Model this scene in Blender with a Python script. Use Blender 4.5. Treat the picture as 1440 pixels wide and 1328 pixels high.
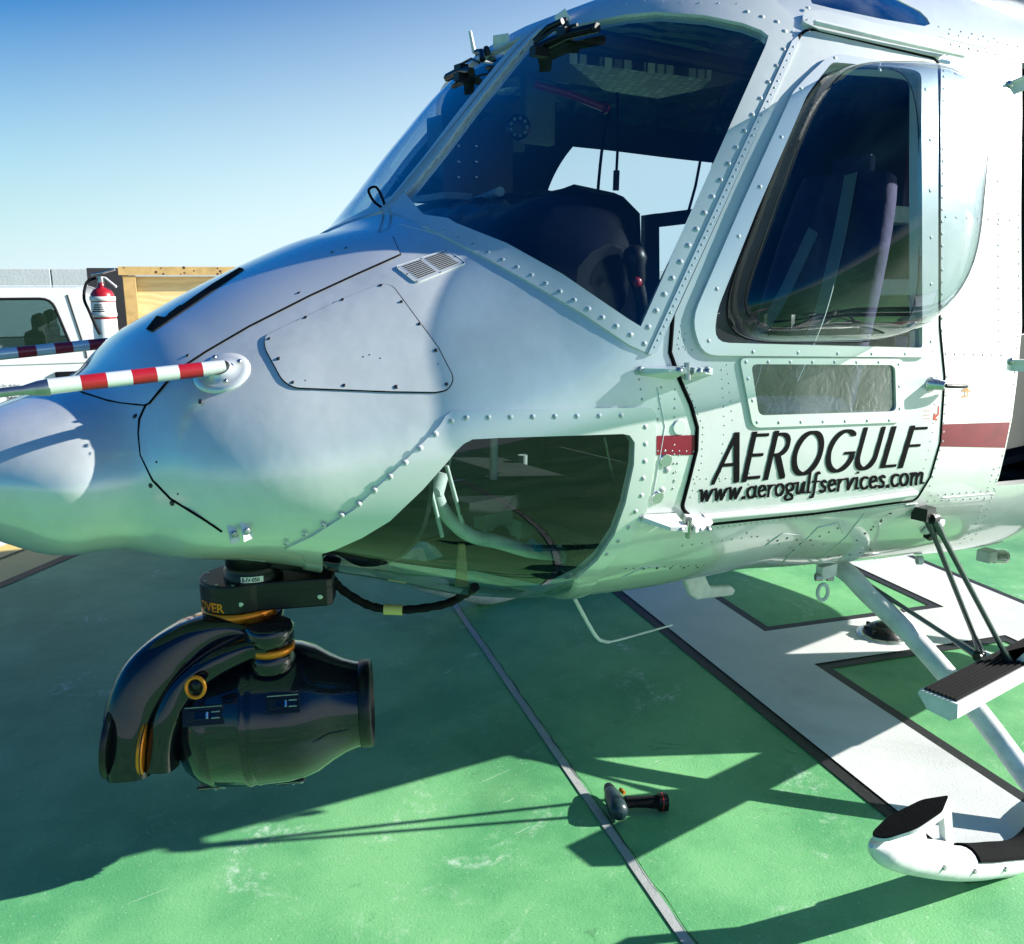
import bpy, bmesh, math, random
import numpy as np
from mathutils import Vector, Matrix
from mathutils.bvhtree import BVHTree
from mathutils.geometry import delaunay_2d_cdt
random.seed(7); rng = np.random.default_rng(7)
for o in list(bpy.data.objects): bpy.data.objects.remove(o)
SC = bpy.context.scene; COL = SC.collection
R_ = math.radians

# ------------------------------------------------------------ camera, sky, sun, exposure
FPX = 1240.0; PITCH = math.atan(276/1240); YAW = R_(54)
CAM = np.array([0, -2.45, 1.75])
FH = np.array([math.cos(YAW), math.sin(YAW), 0.0]); RT = np.array([FH[1], -FH[0], 0.0])
FW = FH*math.cos(PITCH) + np.array([0, 0, -math.sin(PITCH)]); UP = np.cross(RT, FW)
cd = bpy.data.cameras.new('camera'); cam = bpy.data.objects.new('camera', cd); COL.objects.link(cam)
cd.sensor_fit = 'HORIZONTAL'; cd.sensor_width = 36; cd.lens = 36*FPX/1440; cd.clip_start = .05; cd.clip_end = 3000
m = Matrix(((RT[0], UP[0], -FW[0], CAM[0]), (RT[1], UP[1], -FW[1], CAM[1]), (RT[2], UP[2], -FW[2], CAM[2]), (0, 0, 0, 1)))
cam.matrix_world = m; SC.camera = cam
SC.view_settings.view_transform = 'Standard'; SC.view_settings.look = 'None'
SC.view_settings.exposure = 1.28; SC.view_settings.gamma = 1
SUN_EL = R_(24.5); SUN_DIR = np.array([0.845*math.cos(SUN_EL), -0.535*math.cos(SUN_EL), math.sin(SUN_EL)])   # towards the sun
SUN_DIR /= np.linalg.norm(SUN_DIR)
sd = bpy.data.lights.new('sun', 'SUN'); sd.energy = 5.0; sd.angle = R_(.5); sd.color = (1, .96, .89)
sun = bpy.data.objects.new('sun', sd); COL.objects.link(sun)
sun.rotation_euler = Vector(SUN_DIR).to_track_quat('Z', 'Y').to_euler(); sun.location = (5, -4, 8)
W = bpy.data.worlds.new('World'); SC.world = W; W.use_nodes = True
nt = W.node_tree; nt.nodes.clear()
out = nt.nodes.new('ShaderNodeOutputWorld'); bg = nt.nodes.new('ShaderNodeBackground'); sky = nt.nodes.new('ShaderNodeTexSky')
sky.sky_type = 'NISHITA'; sky.sun_disc = False; sky.sun_elevation = SUN_EL
sky.sun_rotation = math.atan2(SUN_DIR[0], SUN_DIR[1]); sky.air_density = 1.3; sky.dust_density = .6; sky.ozone_density = 3
hs = nt.nodes.new('ShaderNodeHueSaturation'); hs.inputs['Saturation'].default_value = 1.6; hs.inputs['Value'].default_value = .74
# pale desert haze that thickens towards the horizon and towards the sun's side of the sky
tc = nt.nodes.new('ShaderNodeTexCoord'); sx = nt.nodes.new('ShaderNodeSeparateXYZ')
nt.links.new(tc.outputs['Generated'], sx.inputs[0])
dp = nt.nodes.new('ShaderNodeVectorMath'); dp.operation = 'DOT_PRODUCT'; dp.inputs[1].default_value = (SUN_DIR[0]/math.cos(SUN_EL), SUN_DIR[1]/math.cos(SUN_EL), 0)
nt.links.new(tc.outputs['Generated'], dp.inputs[0])
me = nt.nodes.new('ShaderNodeMath'); me.operation = 'MULTIPLY_ADD'; me.inputs[1].default_value = -3.5; me.inputs[2].default_value = 1.22
nt.links.new(sx.outputs['Z'], me.inputs[0])
ma = nt.nodes.new('ShaderNodeMath'); ma.operation = 'MULTIPLY_ADD'; ma.inputs[1].default_value = .75; ma.use_clamp = True
nt.links.new(dp.outputs['Value'], ma.inputs[0]); nt.links.new(me.outputs[0], ma.inputs[2])
ms = nt.nodes.new('ShaderNodeMath'); ms.operation = 'SMOOTH_MIN'; ms.inputs[1].default_value = .93; ms.inputs[2].default_value = .2
nt.links.new(ma.outputs[0], ms.inputs[0])
mx = nt.nodes.new('ShaderNodeMix'); mx.data_type = 'RGBA'; mx.inputs['B'].default_value = (7.0, 8.5, 9.2, 1)
nt.links.new(sky.outputs[0], hs.inputs['Color']); 
tn = nt.nodes.new('ShaderNodeMix'); tn.data_type = 'RGBA'; tn.blend_type = 'MULTIPLY'; tn.inputs['Factor'].default_value = 1; tn.inputs['B'].default_value = (.03, 1.0, 1.55, 1)
nt.links.new(hs.outputs[0], tn.inputs['A']); nt.links.new(tn.outputs['Result'], mx.inputs['A']); nt.links.new(ms.outputs[0], mx.inputs['Factor'])
nt.links.new(mx.outputs['Result'], bg.inputs[0]); bg.inputs[1].default_value = .05
nt.links.new(bg.outputs[0], out.inputs[0])

def ray(x, y):
    return FW + RT*((x-720)/FPX) + UP*((664-y)/FPX)
def on(x, y, ax, v):
    d = ray(x, y); return CAM + d*((v-CAM[ax])/d[ax])
def dep(x, y, D):
    return CAM + ray(x, y)*D

# ------------------------------------------------------------ materials
MATS = {}
def principled(name, col, rough=.5, metal=0, coat=0, coatr=.05, spec=.5, noise=0, nscale=8, bump=0, bscale=40, rvar=0, col2=None, ior=None):
    if name in MATS: return MATS[name]
    m = bpy.data.materials.new(name); m.use_nodes = True; t = m.node_tree; b = t.nodes['Principled BSDF']
    b.inputs['Base Color'].default_value = (*col, 1); b.inputs['Roughness'].default_value = rough; b.inputs['Metallic'].default_value = metal
    b.inputs['Coat Weight'].default_value = coat; b.inputs['Coat Roughness'].default_value = coatr; b.inputs['Specular IOR Level'].default_value = spec
    tc = t.nodes.new('ShaderNodeTexCoord')
    if noise:
        n = t.nodes.new('ShaderNodeTexNoise'); n.inputs['Scale'].default_value = nscale; n.inputs['Detail'].default_value = 8; n.inputs['Roughness'].default_value = .65
        t.links.new(tc.outputs['Object'], n.inputs['Vector'])
        mix = t.nodes.new('ShaderNodeMix'); mix.data_type = 'RGBA'
        c2 = col2 or tuple(c*(1-noise) for c in col)
        mix.inputs['A'].default_value = (*col, 1); mix.inputs['B'].default_value = (*c2, 1)
        r = t.nodes.new('ShaderNodeValToRGB'); r.color_ramp.elements[0].position = .42; r.color_ramp.elements[1].position = .72
        t.links.new(n.outputs['Fac'], r.inputs[0]); t.links.new(r.outputs[0], mix.inputs['Factor']); t.links.new(mix.outputs['Result'], b.inputs['Base Color'])
        if rvar:
            q = t.nodes.new('ShaderNodeMath'); q.operation = 'MULTIPLY_ADD'; q.inputs[1].default_value = rvar; q.inputs[2].default_value = rough-rvar*.5
            t.links.new(n.outputs['Fac'], q.inputs[0]); t.links.new(q.outputs[0], b.inputs['Roughness'])
    if bump:
        n2 = t.nodes.new('ShaderNodeTexNoise'); n2.inputs['Scale'].default_value = bscale; n2.inputs['Detail'].default_value = 3
        t.links.new(tc.outputs['Object'], n2.inputs['Vector'])
        bp = t.nodes.new('ShaderNodeBump'); bp.inputs['Strength'].default_value = 1; bp.inputs['Distance'].default_value = bump
        t.links.new(n2.outputs['Fac'], bp.inputs['Height']); t.links.new(bp.outputs[0], b.inputs['Normal'])
    MATS[name] = m; return m
white = principled('white_paint', (.65, .68, .655), .30, metal=.28, coat=1.0, coatr=.06, noise=.17, nscale=4.5, rvar=.15, bump=.0032, bscale=5.5)
white_g = principled('white_gloss', (.65, .68, .66), .25, metal=.3, coat=1.0, coatr=.05, noise=.06, nscale=3, bump=.0006, bscale=3)
white_d = principled('white_door', (.53, .56, .55), .36, coat=.6, coatr=.12, noise=.1, nscale=5, rvar=.15, bump=.0018, bscale=7)
white_s = principled('white_enamel', (.68, .69, .68), .4, noise=.28, nscale=14, bump=.0006, bscale=60, rvar=.2)
grey_f = principled('grey_frame', (.55, .58, .6), .45, noise=.15, nscale=10, coat=.2)
alu = principled('aluminium', (.6, .61, .62), .28, metal=1, noise=.25, nscale=25, rvar=.2)
steel = principled('steel', (.42, .43, .44), .35, metal=1, noise=.3, nscale=40)
rivet = principled('rivet_metal', (.34, .36, .37), .45, metal=.5)
screw = principled('screw_head', (.05, .05, .055), .4, metal=.6)
blk = principled('black_plastic', (.004, .004, .005), .4, spec=.3, noise=.3, nscale=30)
seal = principled('black_seal', (.003, .003, .004), .8, spec=.1)
rubber = principled('black_rubber', (.006, .006, .007), .8, spec=.2, noise=.4, nscale=60, bump=.001, bscale=150)
grip = principled('grip_tape', (.004, .004, .005), .95, spec=.1, noise=.6, nscale=120, bump=.002, bscale=300)
hood = principled('glareshield_leather', (.004, .005, .011), .24, spec=.22, noise=.4, nscale=8, bump=.0015, bscale=14)
carbon = principled('black_gloss', (.003, .004, .009), .25, spec=.1, coat=1, coatr=.02)
satin = principled('black_anodised', (.006, .007, .010), .38, metal=.2, noise=.3, nscale=50)
orange = principled('orange_anodised', (.75, .22, .015), .32, metal=.55)
red = principled('red_paint', (.30, .006, .012), .35, coat=.3, noise=.2, nscale=12)
stripe = principled('red_stripe_paint', (.20, .006, .022), .45, spec=.3, coat=.15, noise=.35, nscale=16)
ink = principled('black_lettering', (.004, .004, .005), .9, spec=.08)
redink = principled('red_lettering', (.5, .04, .01), .5)
dark = principled('dark_interior', (.010, .013, .018), .7, noise=.4, nscale=9)
blue_in = principled('navy_fabric', (.022, .02, .085), .85, noise=.4, nscale=22, bump=.003, bscale=30)
strap = principled('harness_webbing', (.22, .30, .31), .8, noise=.2, nscale=90)
grey_in = principled('grey_interior_panel', (.22, .27, .28), .6, noise=.3, nscale=6)
tan = principled('tan_patch', (.45, .30, .14), .8, noise=.3, nscale=20)
yellow_l = principled('yellow_label', (.7, .6, .2), .6)
blue_l = principled('blue_band', (.02, .25, .5), .5)
lin = bpy.data.materials.new('quilted_liner'); lin.use_nodes = True
def quilt():
    t = lin.node_tree; b = t.nodes['Principled BSDF']; b.inputs['Base Color'].default_value = (.04, .085, .09, 1); b.inputs['Roughness'].default_value = .38
    tc = t.nodes.new('ShaderNodeTexCoord'); n = t.nodes.new('ShaderNodeTexWave'); n.inputs['Scale'].default_value = 3.2; n.inputs['Distortion'].default_value = 6; n.inputs['Detail'].default_value = 2; n.inputs['Detail Scale'].default_value = 1.2
    n.bands_direction = 'Y'
    bp = t.nodes.new('ShaderNodeBump'); bp.inputs['Distance'].default_value = .05
    t.links.new(tc.outputs['Object'], n.inputs['Vector']); t.links.new(n.outputs['Fac'], bp.inputs['Height']); t.links.new(bp.outputs[0], b.inputs['Normal'])
quilt()

def glass(name, tint=(.72, .82, .86), refl=1.0, rough=.0, scratch=0, haze=0, bump=0, edge=0):
    m = bpy.data.materials.new(name); m.use_nodes = True; t = m.node_tree; t.nodes.clear()
    o = t.nodes.new('ShaderNodeOutputMaterial'); tr = t.nodes.new('ShaderNodeBsdfTransparent'); gl = t.nodes.new('ShaderNodeBsdfGlossy')
    tr.inputs[0].default_value = (*tint, 1); gl.inputs['Roughness'].default_value = rough; gl.inputs['Color'].default_value = (1, 1, 1, 1)
    fr = t.nodes.new('ShaderNodeFresnel'); ge = t.nodes.new('ShaderNodeNewGeometry'); io = t.nodes.new('ShaderNodeMapRange')
    io.inputs['To Min'].default_value = 1.49; io.inputs['To Max'].default_value = 1/1.49
    t.links.new(ge.outputs['Backfacing'], io.inputs['Value']); t.links.new(io.outputs[0], fr.inputs[0])
    mm = t.nodes.new('ShaderNodeMath'); mm.operation = 'MULTIPLY'; mm.inputs[1].default_value = refl; mm.use_clamp = True
    t.links.new(fr.outputs[0], mm.inputs[0]); mx = t.nodes.new('ShaderNodeMixShader')
    t.links.new(mm.outputs[0], mx.inputs[0]); t.links.new(tr.outputs[0], mx.inputs[1]); t.links.new(gl.outputs[0], mx.inputs[2])
    last = mx
    if edge:   # sheet thickness: light crosses more acrylic, and is absorbed more, at grazing angles
        lw = t.nodes.new('ShaderNodeLayerWeight'); lw.inputs[0].default_value = .5; pw = t.nodes.new('ShaderNodeMath'); pw.operation = 'POWER'; pw.inputs[1].default_value = 7
        t.links.new(lw.outputs['Facing'], pw.inputs[0]); cm = t.nodes.new('ShaderNodeMix'); cm.data_type = 'RGBA'; cm.inputs['A'].default_value = (*tint, 1); cm.inputs['B'].default_value = tuple(c*(1-edge) for c in tint)+(1,)
        t.links.new(pw.outputs[0], cm.inputs['Factor']); t.links.new(cm.outputs['Result'], tr.inputs[0])
    if bump:
        tb = t.nodes.new('ShaderNodeTexCoord'); nb = t.nodes.new('ShaderNodeTexNoise'); nb.inputs['Scale'].default_value = 26; nb.inputs['Detail'].default_value = 6; nb.inputs['Distortion'].default_value = 1.5
        bb_ = t.nodes.new('ShaderNodeBump'); bb_.inputs['Distance'].default_value = bump; t.links.new(tb.outputs['Object'], nb.inputs['Vector']); t.links.new(nb.outputs['Fac'], bb_.inputs['Height']); t.links.new(bb_.outputs[0], gl.inputs['Normal'])
    if haze or scratch:
        df = t.nodes.new('ShaderNodeBsdfDiffuse'); df.inputs[0].default_value = (.7, .75, .75, 1)
        tc = t.nodes.new('ShaderNodeTexCoord'); n = t.nodes.new('ShaderNodeTexNoise'); n.inputs['Scale'].default_value = 6; n.inputs['Detail'].default_value = 9; n.inputs['Distortion'].default_value = .6
        mp = t.nodes.new('ShaderNodeMapping'); mp.inputs['Scale'].default_value = (1, 1, .45)
        t.links.new(tc.outputs['Object'], mp.inputs[0]); t.links.new(mp.outputs[0], n.inputs['Vector'])
        r = t.nodes.new('ShaderNodeMapRange'); r.inputs['From Min'].default_value = .45; r.inputs['From Max'].default_value = .8
        r.inputs['To Min'].default_value = haze; r.inputs['To Max'].default_value = haze+scratch
        t.links.new(n.outputs['Fac'], r.inputs[0]); m2 = t.nodes.new('ShaderNodeMixShader')
        t.links.new(r.outputs[0], m2.inputs[0]); t.links.new(last.outputs[0], m2.inputs[1]); t.links.new(df.outputs[0], m2.inputs[2]); last = m2
    t.links.new(last.outputs[0], o.inputs[0]); return m
g_wind = glass('windscreen_glass', (.66, .78, .83), 1.5, .0, haze=.002, scratch=.012)
g_bub = glass('bubble_acrylic', (.70, .76, .79), 1.05, .022, haze=.004, scratch=.06, edge=.8)
g_chin = glass('chin_acrylic', (.66, .80, .76), 1.05, .0)
g_side = glass('side_acrylic', (.22, .32, .40), 3.0, .12, haze=.0, scratch=.10, bump=.0013)
g_truck = glass('truck_glass', (.4, .5, .52), 1.3)

# ------------------------------------------------------------ mesh builder and object helpers
def nrm(v):
    v = np.asarray(v, float); l = np.linalg.norm(v); return v/l if l > 1e-12 else v
class MB:
    def __init__(s): s.v = []; s.f = []; s.m = []; s.s = []; s.n = []; s.mats = []
    def mi(s, mat):
        if mat not in s.mats: s.mats.append(mat)
        return s.mats.index(mat)
    def add(s, verts, faces, mat, smooth=True, normals=None):
        k = len(s.v); i = s.mi(mat)
        s.v += [tuple(map(float, v)) for v in verts]
        s.n += [tuple(map(float, n)) for n in normals] if normals is not None else [(0, 0, 0)]*len(verts)
        for f in faces: s.f.append(tuple(int(q)+k for q in f)); s.m.append(i); s.s.append(smooth)
        return s
    def sweep(s, path, prof, mat, closed=False, caps=True, smooth=True, up=None, flatcap=True):
        """prof(i, t) -> list of (u, w) offsets along the two frame axes"""
        P = [np.asarray(p, float) for p in path]; n = len(P); V = []; T = []
        for i in range(n):
            if closed: T.append(nrm(P[(i+1) % n]-P[i-1]))
            else: T.append(nrm(P[min(i+1, n-1)]-P[max(i-1, 0)]))
        a = nrm(np.cross(T[0], up if up is not None else ([0, 0, 1] if abs(T[0][2]) < .9 else [1, 0, 0])))
        k = None
        for i in range(n):
            if up is not None: a = nrm(np.cross(T[i], up))
            else: a = nrm(a - T[i]*(a@T[i]))
            b = np.cross(a, T[i])
            pr = prof(i, i/max(1, n-1)); k = len(pr)
            for (u, w) in pr: V.append(P[i]+a*u+b*w)
        F = []
        for i in range(n if closed else n-1):
            j = (i+1) % n
            for q in range(k): r = (q+1) % k; F.append((i*k+q, i*k+r, j*k+r, j*k+q))
        s.add(V, F, mat, smooth)
        if caps and not closed:
            s.add(V[:k], [tuple(range(k))[::-1]], mat, False); s.add(V[-k:], [tuple(range(k))], mat, False)
        return s
    def tube(s, path, r, mat, n=12, closed=False, caps=True):
        rr = (lambda i: r[i]) if isinstance(r, (list, tuple, np.ndarray)) else (lambda i: r)
        cs = [(math.cos(2*math.pi*q/n), math.sin(2*math.pi*q/n)) for q in range(n)]
        return s.sweep(path, lambda i, t: [(rr(i)*c, rr(i)*d) for c, d in cs], mat, closed, caps)
    def lathe(s, p, d, prof, mat, n=32, smooth=True):
        d = nrm(d); a = nrm(np.cross(d, [0, 0, 1] if abs(d[2]) < .9 else [1, 0, 0])); b = np.cross(d, a); p = np.asarray(p, float)
        V = []; F = []
        for (h, r) in prof:
            for q in range(n): th = 2*math.pi*q/n; V.append(p+d*h+(a*math.cos(th)+b*math.sin(th))*r)
        for i in range(len(prof)-1):
            for q in range(n): r = (q+1) % n; F.append((i*n+q, i*n+r, (i+1)*n+r, (i+1)*n+q))
        s.add(V, F, mat, smooth)
        for i, rev in ((0, True), (len(prof)-1, False)):
            if prof[i][1] > 1e-4: s.add(V[i*n:(i+1)*n], [tuple(range(n))[::-1] if rev else tuple(range(n))], mat, False)
        return s
    def box(s, c, size, mat, ax=None):
        c = np.asarray(c, float); A = ax if ax is not None else np.eye(3); h = np.asarray(size)/2.0
        V = [c+A[0]*h[0]*i+A[1]*h[1]*j+A[2]*h[2]*k for i in (-1, 1) for j in (-1, 1) for k in (-1, 1)]
        return s.add(V, [(0, 1, 3, 2), (4, 6, 7, 5), (0, 4, 5, 1), (2, 3, 7, 6), (0, 2, 6, 4), (1, 5, 7, 3)], mat, False)
    def prism(s, poly, vec, mat, smooth=False):
        poly = [np.asarray(p, float) for p in poly]; n = len(poly); vec = np.asarray(vec, float)
        s.add(poly+[p+vec for p in poly], [tuple(range(n))[::-1], tuple(range(n, 2*n))]+[(i, (i+1) % n, n+(i+1) % n, n+i) for i in range(n)], mat, smooth); return s
    def build(s, name, parent=None, bevel=0, mats=None):
        me = bpy.data.meshes.new(name); me.from_pydata(s.v, [], s.f)
        for m_ in s.mats: me.materials.append(m_)
        me.polygons.foreach_set('material_index', s.m); me.polygons.foreach_set('use_smooth', s.s)
        if any(n != (0, 0, 0) for n in s.n): me.normals_split_custom_set_from_vertices(s.n)
        me.update(); o = bpy.data.objects.new(name, me); COL.objects.link(o)
        if parent: attach(o, parent)
        if bevel:
            b = o.modifiers.new('bevel', 'BEVEL'); b.width = bevel; b.segments = 2; b.limit_method = 'ANGLE'; b.angle_limit = R_(35)
        return o
def attach(o, p):
    o.parent = p
    w = Vector((0, 0, 0)); q = p
    while q: w += Vector(q.get('_o', (0, 0, 0))); q = q.parent
    if '_o' in p.keys() : o.matrix_parent_inverse = Matrix.Translation(-Vector(p['_o']))
def thing(name, label, cat, loc, group=None):
    o = bpy.data.objects.new(name, None); COL.objects.link(o); o.location = loc; o['label'] = label; o['category'] = cat; o['_o'] = tuple(loc)
    if group: o['group'] = group
    o.empty_display_size = .2; return o
def tag(o, label, cat, group=None):
    o['label'] = label; o['category'] = cat
    if group: o['group'] = group
    return o
def spline(pts, n=8, closed=False):
    P = [np.asarray(p, float) for p in pts]; N = len(P); out = []
    for i in range(N if closed else N-1):
        if closed: p0, p1, p2, p3 = P[i-1], P[i], P[(i+1) % N], P[(i+2) % N]
        else: p0, p1, p2, p3 = P[max(i-1, 0)], P[i], P[i+1], P[min(i+2, N-1)]
        for k in range(n):
            t = k/n; out.append(.5*((2*p1)+(p2-p0)*t+(2*p0-5*p1+4*p2-p3)*t*t+(3*p1-p0-3*p2+p3)*t**3))
    if not closed: out.append(P[-1])
    return out
def rnd(pts, r, n=4):
    """round the corners of a closed polygon; r scalar or per-vertex list"""
    P = [np.asarray(p, float) for p in pts]; N = len(P); out = []
    for i in range(N):
        a, b, c = P[i-1], P[i], P[(i+1) % N]; ri = r[i] if isinstance(r, (list, tuple)) else r
        la, lc = np.linalg.norm(a-b), np.linalg.norm(c-b); q = min(ri, la*.48, lc*.48)
        if q < .01: out.append(b); continue
        s, e = b+(a-b)/la*q, b+(c-b)/lc*q
        for k in range(n+1): t = k/n; out.append((1-t)**2*s+2*t*(1-t)*b+t*t*e)
    return out
# ------------------------------------------------------------ fuselage surface: superellipse sections along x
ST = np.array([  # x, half width, z widest, z top, z bottom, n upper, n lower
 (0.05, 0.00, 1.28, 1.28, 1.28, 2.0, 2.0),
 (0.10, 0.17, 1.285, 1.365, 1.205, 2.0, 2.0),
 (0.20, 0.295, 1.285, 1.425, 1.12, 2.0, 2.0),
 (0.33, 0.395, 1.28, 1.465, 1.07, 2.05, 2.05),
 (0.44, 0.425, 1.28, 1.500, 1.07, 2.1, 2.1),
 (0.54, 0.555, 1.28, 1.590, 1.045, 2.15, 2.15),
 (0.68, 0.665, 1.29, 1.67, 1.025, 2.1, 2.15),
 (0.85, 0.745, 1.30, 1.755, 0.975, 2.1, 2.2),
 (1.05, 0.83, 1.32, 1.84, 0.90, 2.15, 2.3),
 (1.30, 0.92, 1.35, 1.935, 0.81, 2.3, 2.35),
 (1.45, 0.965, 1.37, 2.08, 0.775, 2.45, 2.4),
 (1.65, 1.01, 1.40, 2.30, 0.75, 2.6, 2.45),
 (1.90, 1.06, 1.43, 2.54, 0.735, 2.75, 2.5),
 (2.15, 1.10, 1.44, 2.66, 0.73, 2.95, 2.5),
 (2.50, 1.15, 1.45, 2.74, 0.69, 3.1, 2.6),
 (3.00, 1.19, 1.45, 2.78, 0.635, 3.2, 2.75),
 (3.70, 1.21, 1.45, 2.80, 0.57, 3.2, 2.9),
 (5.20, 1.21, 1.45, 2.80, 0.57, 3.2, 2.9)])
X0 = 0.05
def a_of_x(x): q = np.maximum(np.asarray(x, float)-X0, 0); return (q+np.sqrt(q*q+q))/2*1.0      # x-X0 = a^2/(a+.25)
def x_of_a(a): return X0+a*a/(a+.25)
NA, NV = 620, 260
AMAX = float(a_of_x(5.2)); AA = np.linspace(0, AMAX, NA)
def hermite(xs, ys, q):
    d = np.gradient(ys, xs); i = np.clip(np.searchsorted(xs, q)-1, 0, len(xs)-2)
    # monotone limiting
    s = np.diff(ys)/np.diff(xs); dl = d.copy()
    for k in range(1, len(xs)-1):
        dl[k] = 0 if s[k-1]*s[k] <= 0 else 2*s[k-1]*s[k]/(s[k-1]+s[k])*.5+d[k]*.5
    h = xs[i+1]-xs[i]; t = (q-xs[i])/h
    return (2*t**3-3*t**2+1)*ys[i]+(t**3-2*t**2+t)*h*dl[i]+(-2*t**3+3*t**2)*ys[i+1]+(t**3-t**2)*h*dl[i+1]
sa = a_of_x(ST[:, 0]); sa = (lambda x: (x-X0+np.sqrt((x-X0)**2+(x-X0)))/2)(ST[:, 0])
AMAX = sa[-1]; AA = np.linspace(0, AMAX, NA)
PR = [hermite(sa, ST[:, k], AA) for k in range(1, 7)]
GP = np.zeros((NA, NV, 3)); HL = np.zeros(NA); VV = np.linspace(0, 1, NV)
th = np.linspace(0, math.pi, 1600)
for i in range(NA):
    w, zm, zt, zb, nu, nl = [p[i] for p in PR]
    c, s_ = np.cos(th), np.sin(th); up = c >= 0; n = np.where(up, nu, nl)
    y = -w*np.abs(s_)**(2/n); z = zm+np.where(up, zt-zm, zm-zb)*np.sign(c)*np.abs(c)**(2/n)
    L = np.concatenate([[0], np.cumsum(np.hypot(np.diff(y), np.diff(z)))]); HL[i] = L[-1]
    if L[-1] < 1e-6: GP[i] = (X0, 0, zm); continue
    GP[i, :, 0] = x_of_a(AA[i]); GP[i, :, 1] = np.interp(VV*L[-1], L, y); GP[i, :, 2] = np.interp(VV*L[-1], L, z)
GP[:, 0, 1] = 0; GP[:, -1, 1] = 0
GP[:, :, 0] = x_of_a(AA)[:, None]
def S(a, b):
    a = np.asarray(a, float); b = np.asarray(b, float); v = np.clip(np.abs(b), 0, 1); sg = np.where(b < 0, -1.0, 1.0)
    fa = np.clip(a/AMAX, 0, 1)*(NA-1); fv = v*(NV-1); i = np.minimum(fa.astype(int), NA-2); j = np.minimum(fv.astype(int), NV-2)
    u = (fa-i)[..., None]; w = (fv-j)[..., None]
    p = (GP[i, j]*(1-u)*(1-w)+GP[i+1, j]*u*(1-w)+GP[i, j+1]*(1-u)*w+GP[i+1, j+1]*u*w)
    p = p.copy(); p[..., 1] *= sg; return p
def SN(a, b, e=.012):
    a = np.maximum(np.asarray(a, float), .02); b = np.asarray(b, float)
    da = S(a+e, b)-S(a-e, b); v = np.abs(b); sg = np.where(b < 0, -1.0, 1.0)
    v1, v2 = np.clip(v+e*.5, 0, 1), np.clip(v-e*.5, 0, 1)
    db = S(a, v1)-S(a, v2); db[..., 1] *= sg; db *= sg[..., None]
    # at the keel and the crown keep the normal in the symmetry plane
    n = np.cross(db, da); l = np.linalg.norm(n, axis=-1, keepdims=True); n = n/np.maximum(l, 1e-12)
    c = np.array([2.5, 0, 1.4]); p = S(a, b); flip = ((p-np.stack([p[..., 0]+.0, 0*p[..., 1], 0*p[..., 2]+1.35], -1))*n).sum(-1) < 0
    n = np.where(flip[..., None], -n, n)
    edge = (v < 1e-3) | (v > .999); n[..., 1] = np.where(edge, 0, n[..., 1]); n = n/np.maximum(np.linalg.norm(n, axis=-1, keepdims=True), 1e-9)
    return n
gi = list(range(0, NA, 4)); gi[-1] = NA-1; gj = list(range(0, NV, 4)); gj[-1] = NV-1
bv = []; bf = []; buv = []
for sg in (1, -1):
    k0 = len(bv)
    for i in gi:
        for j in gj:
            p = GP[i, j]; bv.append((p[0], p[1]*sg, p[2])); buv.append((AA[i], VV[j]*sg))
    nj = len(gj)
    for i in range(len(gi)-1):
        for j in range(nj-1): q = k0+i*nj+j; bf.append((q, q+1, q+nj+1, q+nj))
BV = BVHTree.FromPolygons(bv, bf); bvn = np.array(bv)
def refine(a, b, d):
    """move (a,b) until S(a,b) lies on the camera ray d"""
    d = nrm(d); ex = nrm(np.cross(d, [0, 0, 1])); ey = np.cross(ex, d)
    for _ in range(6):
        p = S(a, b)-CAM; r = np.array([p@ex, p@ey]); e = 1e-3
        sb = -1 if b+e > 1 or (b < 0 and b+e > 0) else 1
        pa = (S(a+e, b)-S(a, b))/e; pb = (S(a, b+sb*e)-S(a, b))/(sb*e)
        J = np.array([[pa@ex, pb@ex], [pa@ey, pb@ey]])
        if abs(np.linalg.det(J)) < 1e-4: break
        st = np.linalg.solve(J, -r); st = np.clip(st, -.05, .05); a = min(max(a+st[0], .001), AMAX); b = b+st[1]
    return a, b
def px1(x, y):
    d = ray(x, y); h = BV.ray_cast(Vector(CAM), Vector(d).normalized())
    if h[0] is None:   # past the outline: closest point of the surface to the ray
        dn = nrm(d); w = bvn-CAM; t = w@dn; dist = np.linalg.norm(w-t[:, None]*dn, axis=1)
        return buv[int(np.argmin(dist))]
    f = bf[h[2]]; P = [np.array(bv[q]) for q in f]; U = [buv[q] for q in f]; hp = np.array(h[0])
    wt = [1/(np.linalg.norm(p-hp)+1e-6) for p in P]; sw = sum(wt)
    a0, b0 = sum(w*u[0] for w, u in zip(wt, U))/sw, sum(w*u[1] for w, u in zip(wt, U))/sw
    a, b = refine(a0, b0, d)
    if abs(a-a0)+abs(b-b0) > .15 or abs(b) > 1: return a0, b0
    return a, b
def px(pts, step=9, closed=True):
    """pixels of the photograph -> surface coordinates; items ('s', x, b) are given on the surface itself"""
    out = []; N = len(pts)
    def uv(p): return (float(sax(p[1])), p[2]) if p[0] == 's' else px1(*p)
    for i in range(N if closed else N-1):
        p, q = pts[i], pts[(i+1) % N]
        if p[0] == 's' or q[0] == 's':
            u0, u1 = np.array(uv(p)), np.array(uv(q)); n = max(1, int(np.hypot(u1[0]-u0[0], (u1[1]-u0[1])*2.6)/.03))
            for k in range(n): out.append(tuple(u0+(u1-u0)*k/n))
        else:
            p, q = np.array(p, float), np.array(q, float); n = max(1, int(np.linalg.norm(q-p)/step))
            for k in range(n): out.append(px1(*(p+(q-p)*k/n)))
    if not closed: out.append(uv(pts[-1]))
    return out
def sax(x): q = x-X0; return (q+math.sqrt(q*q+q))/2
def mir(uv): return [(a, -b) for a, b in uv]
def yb(a, y): return -y/np.interp(a, AA, HL)         # lateral metres near the crown -> b
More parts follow.
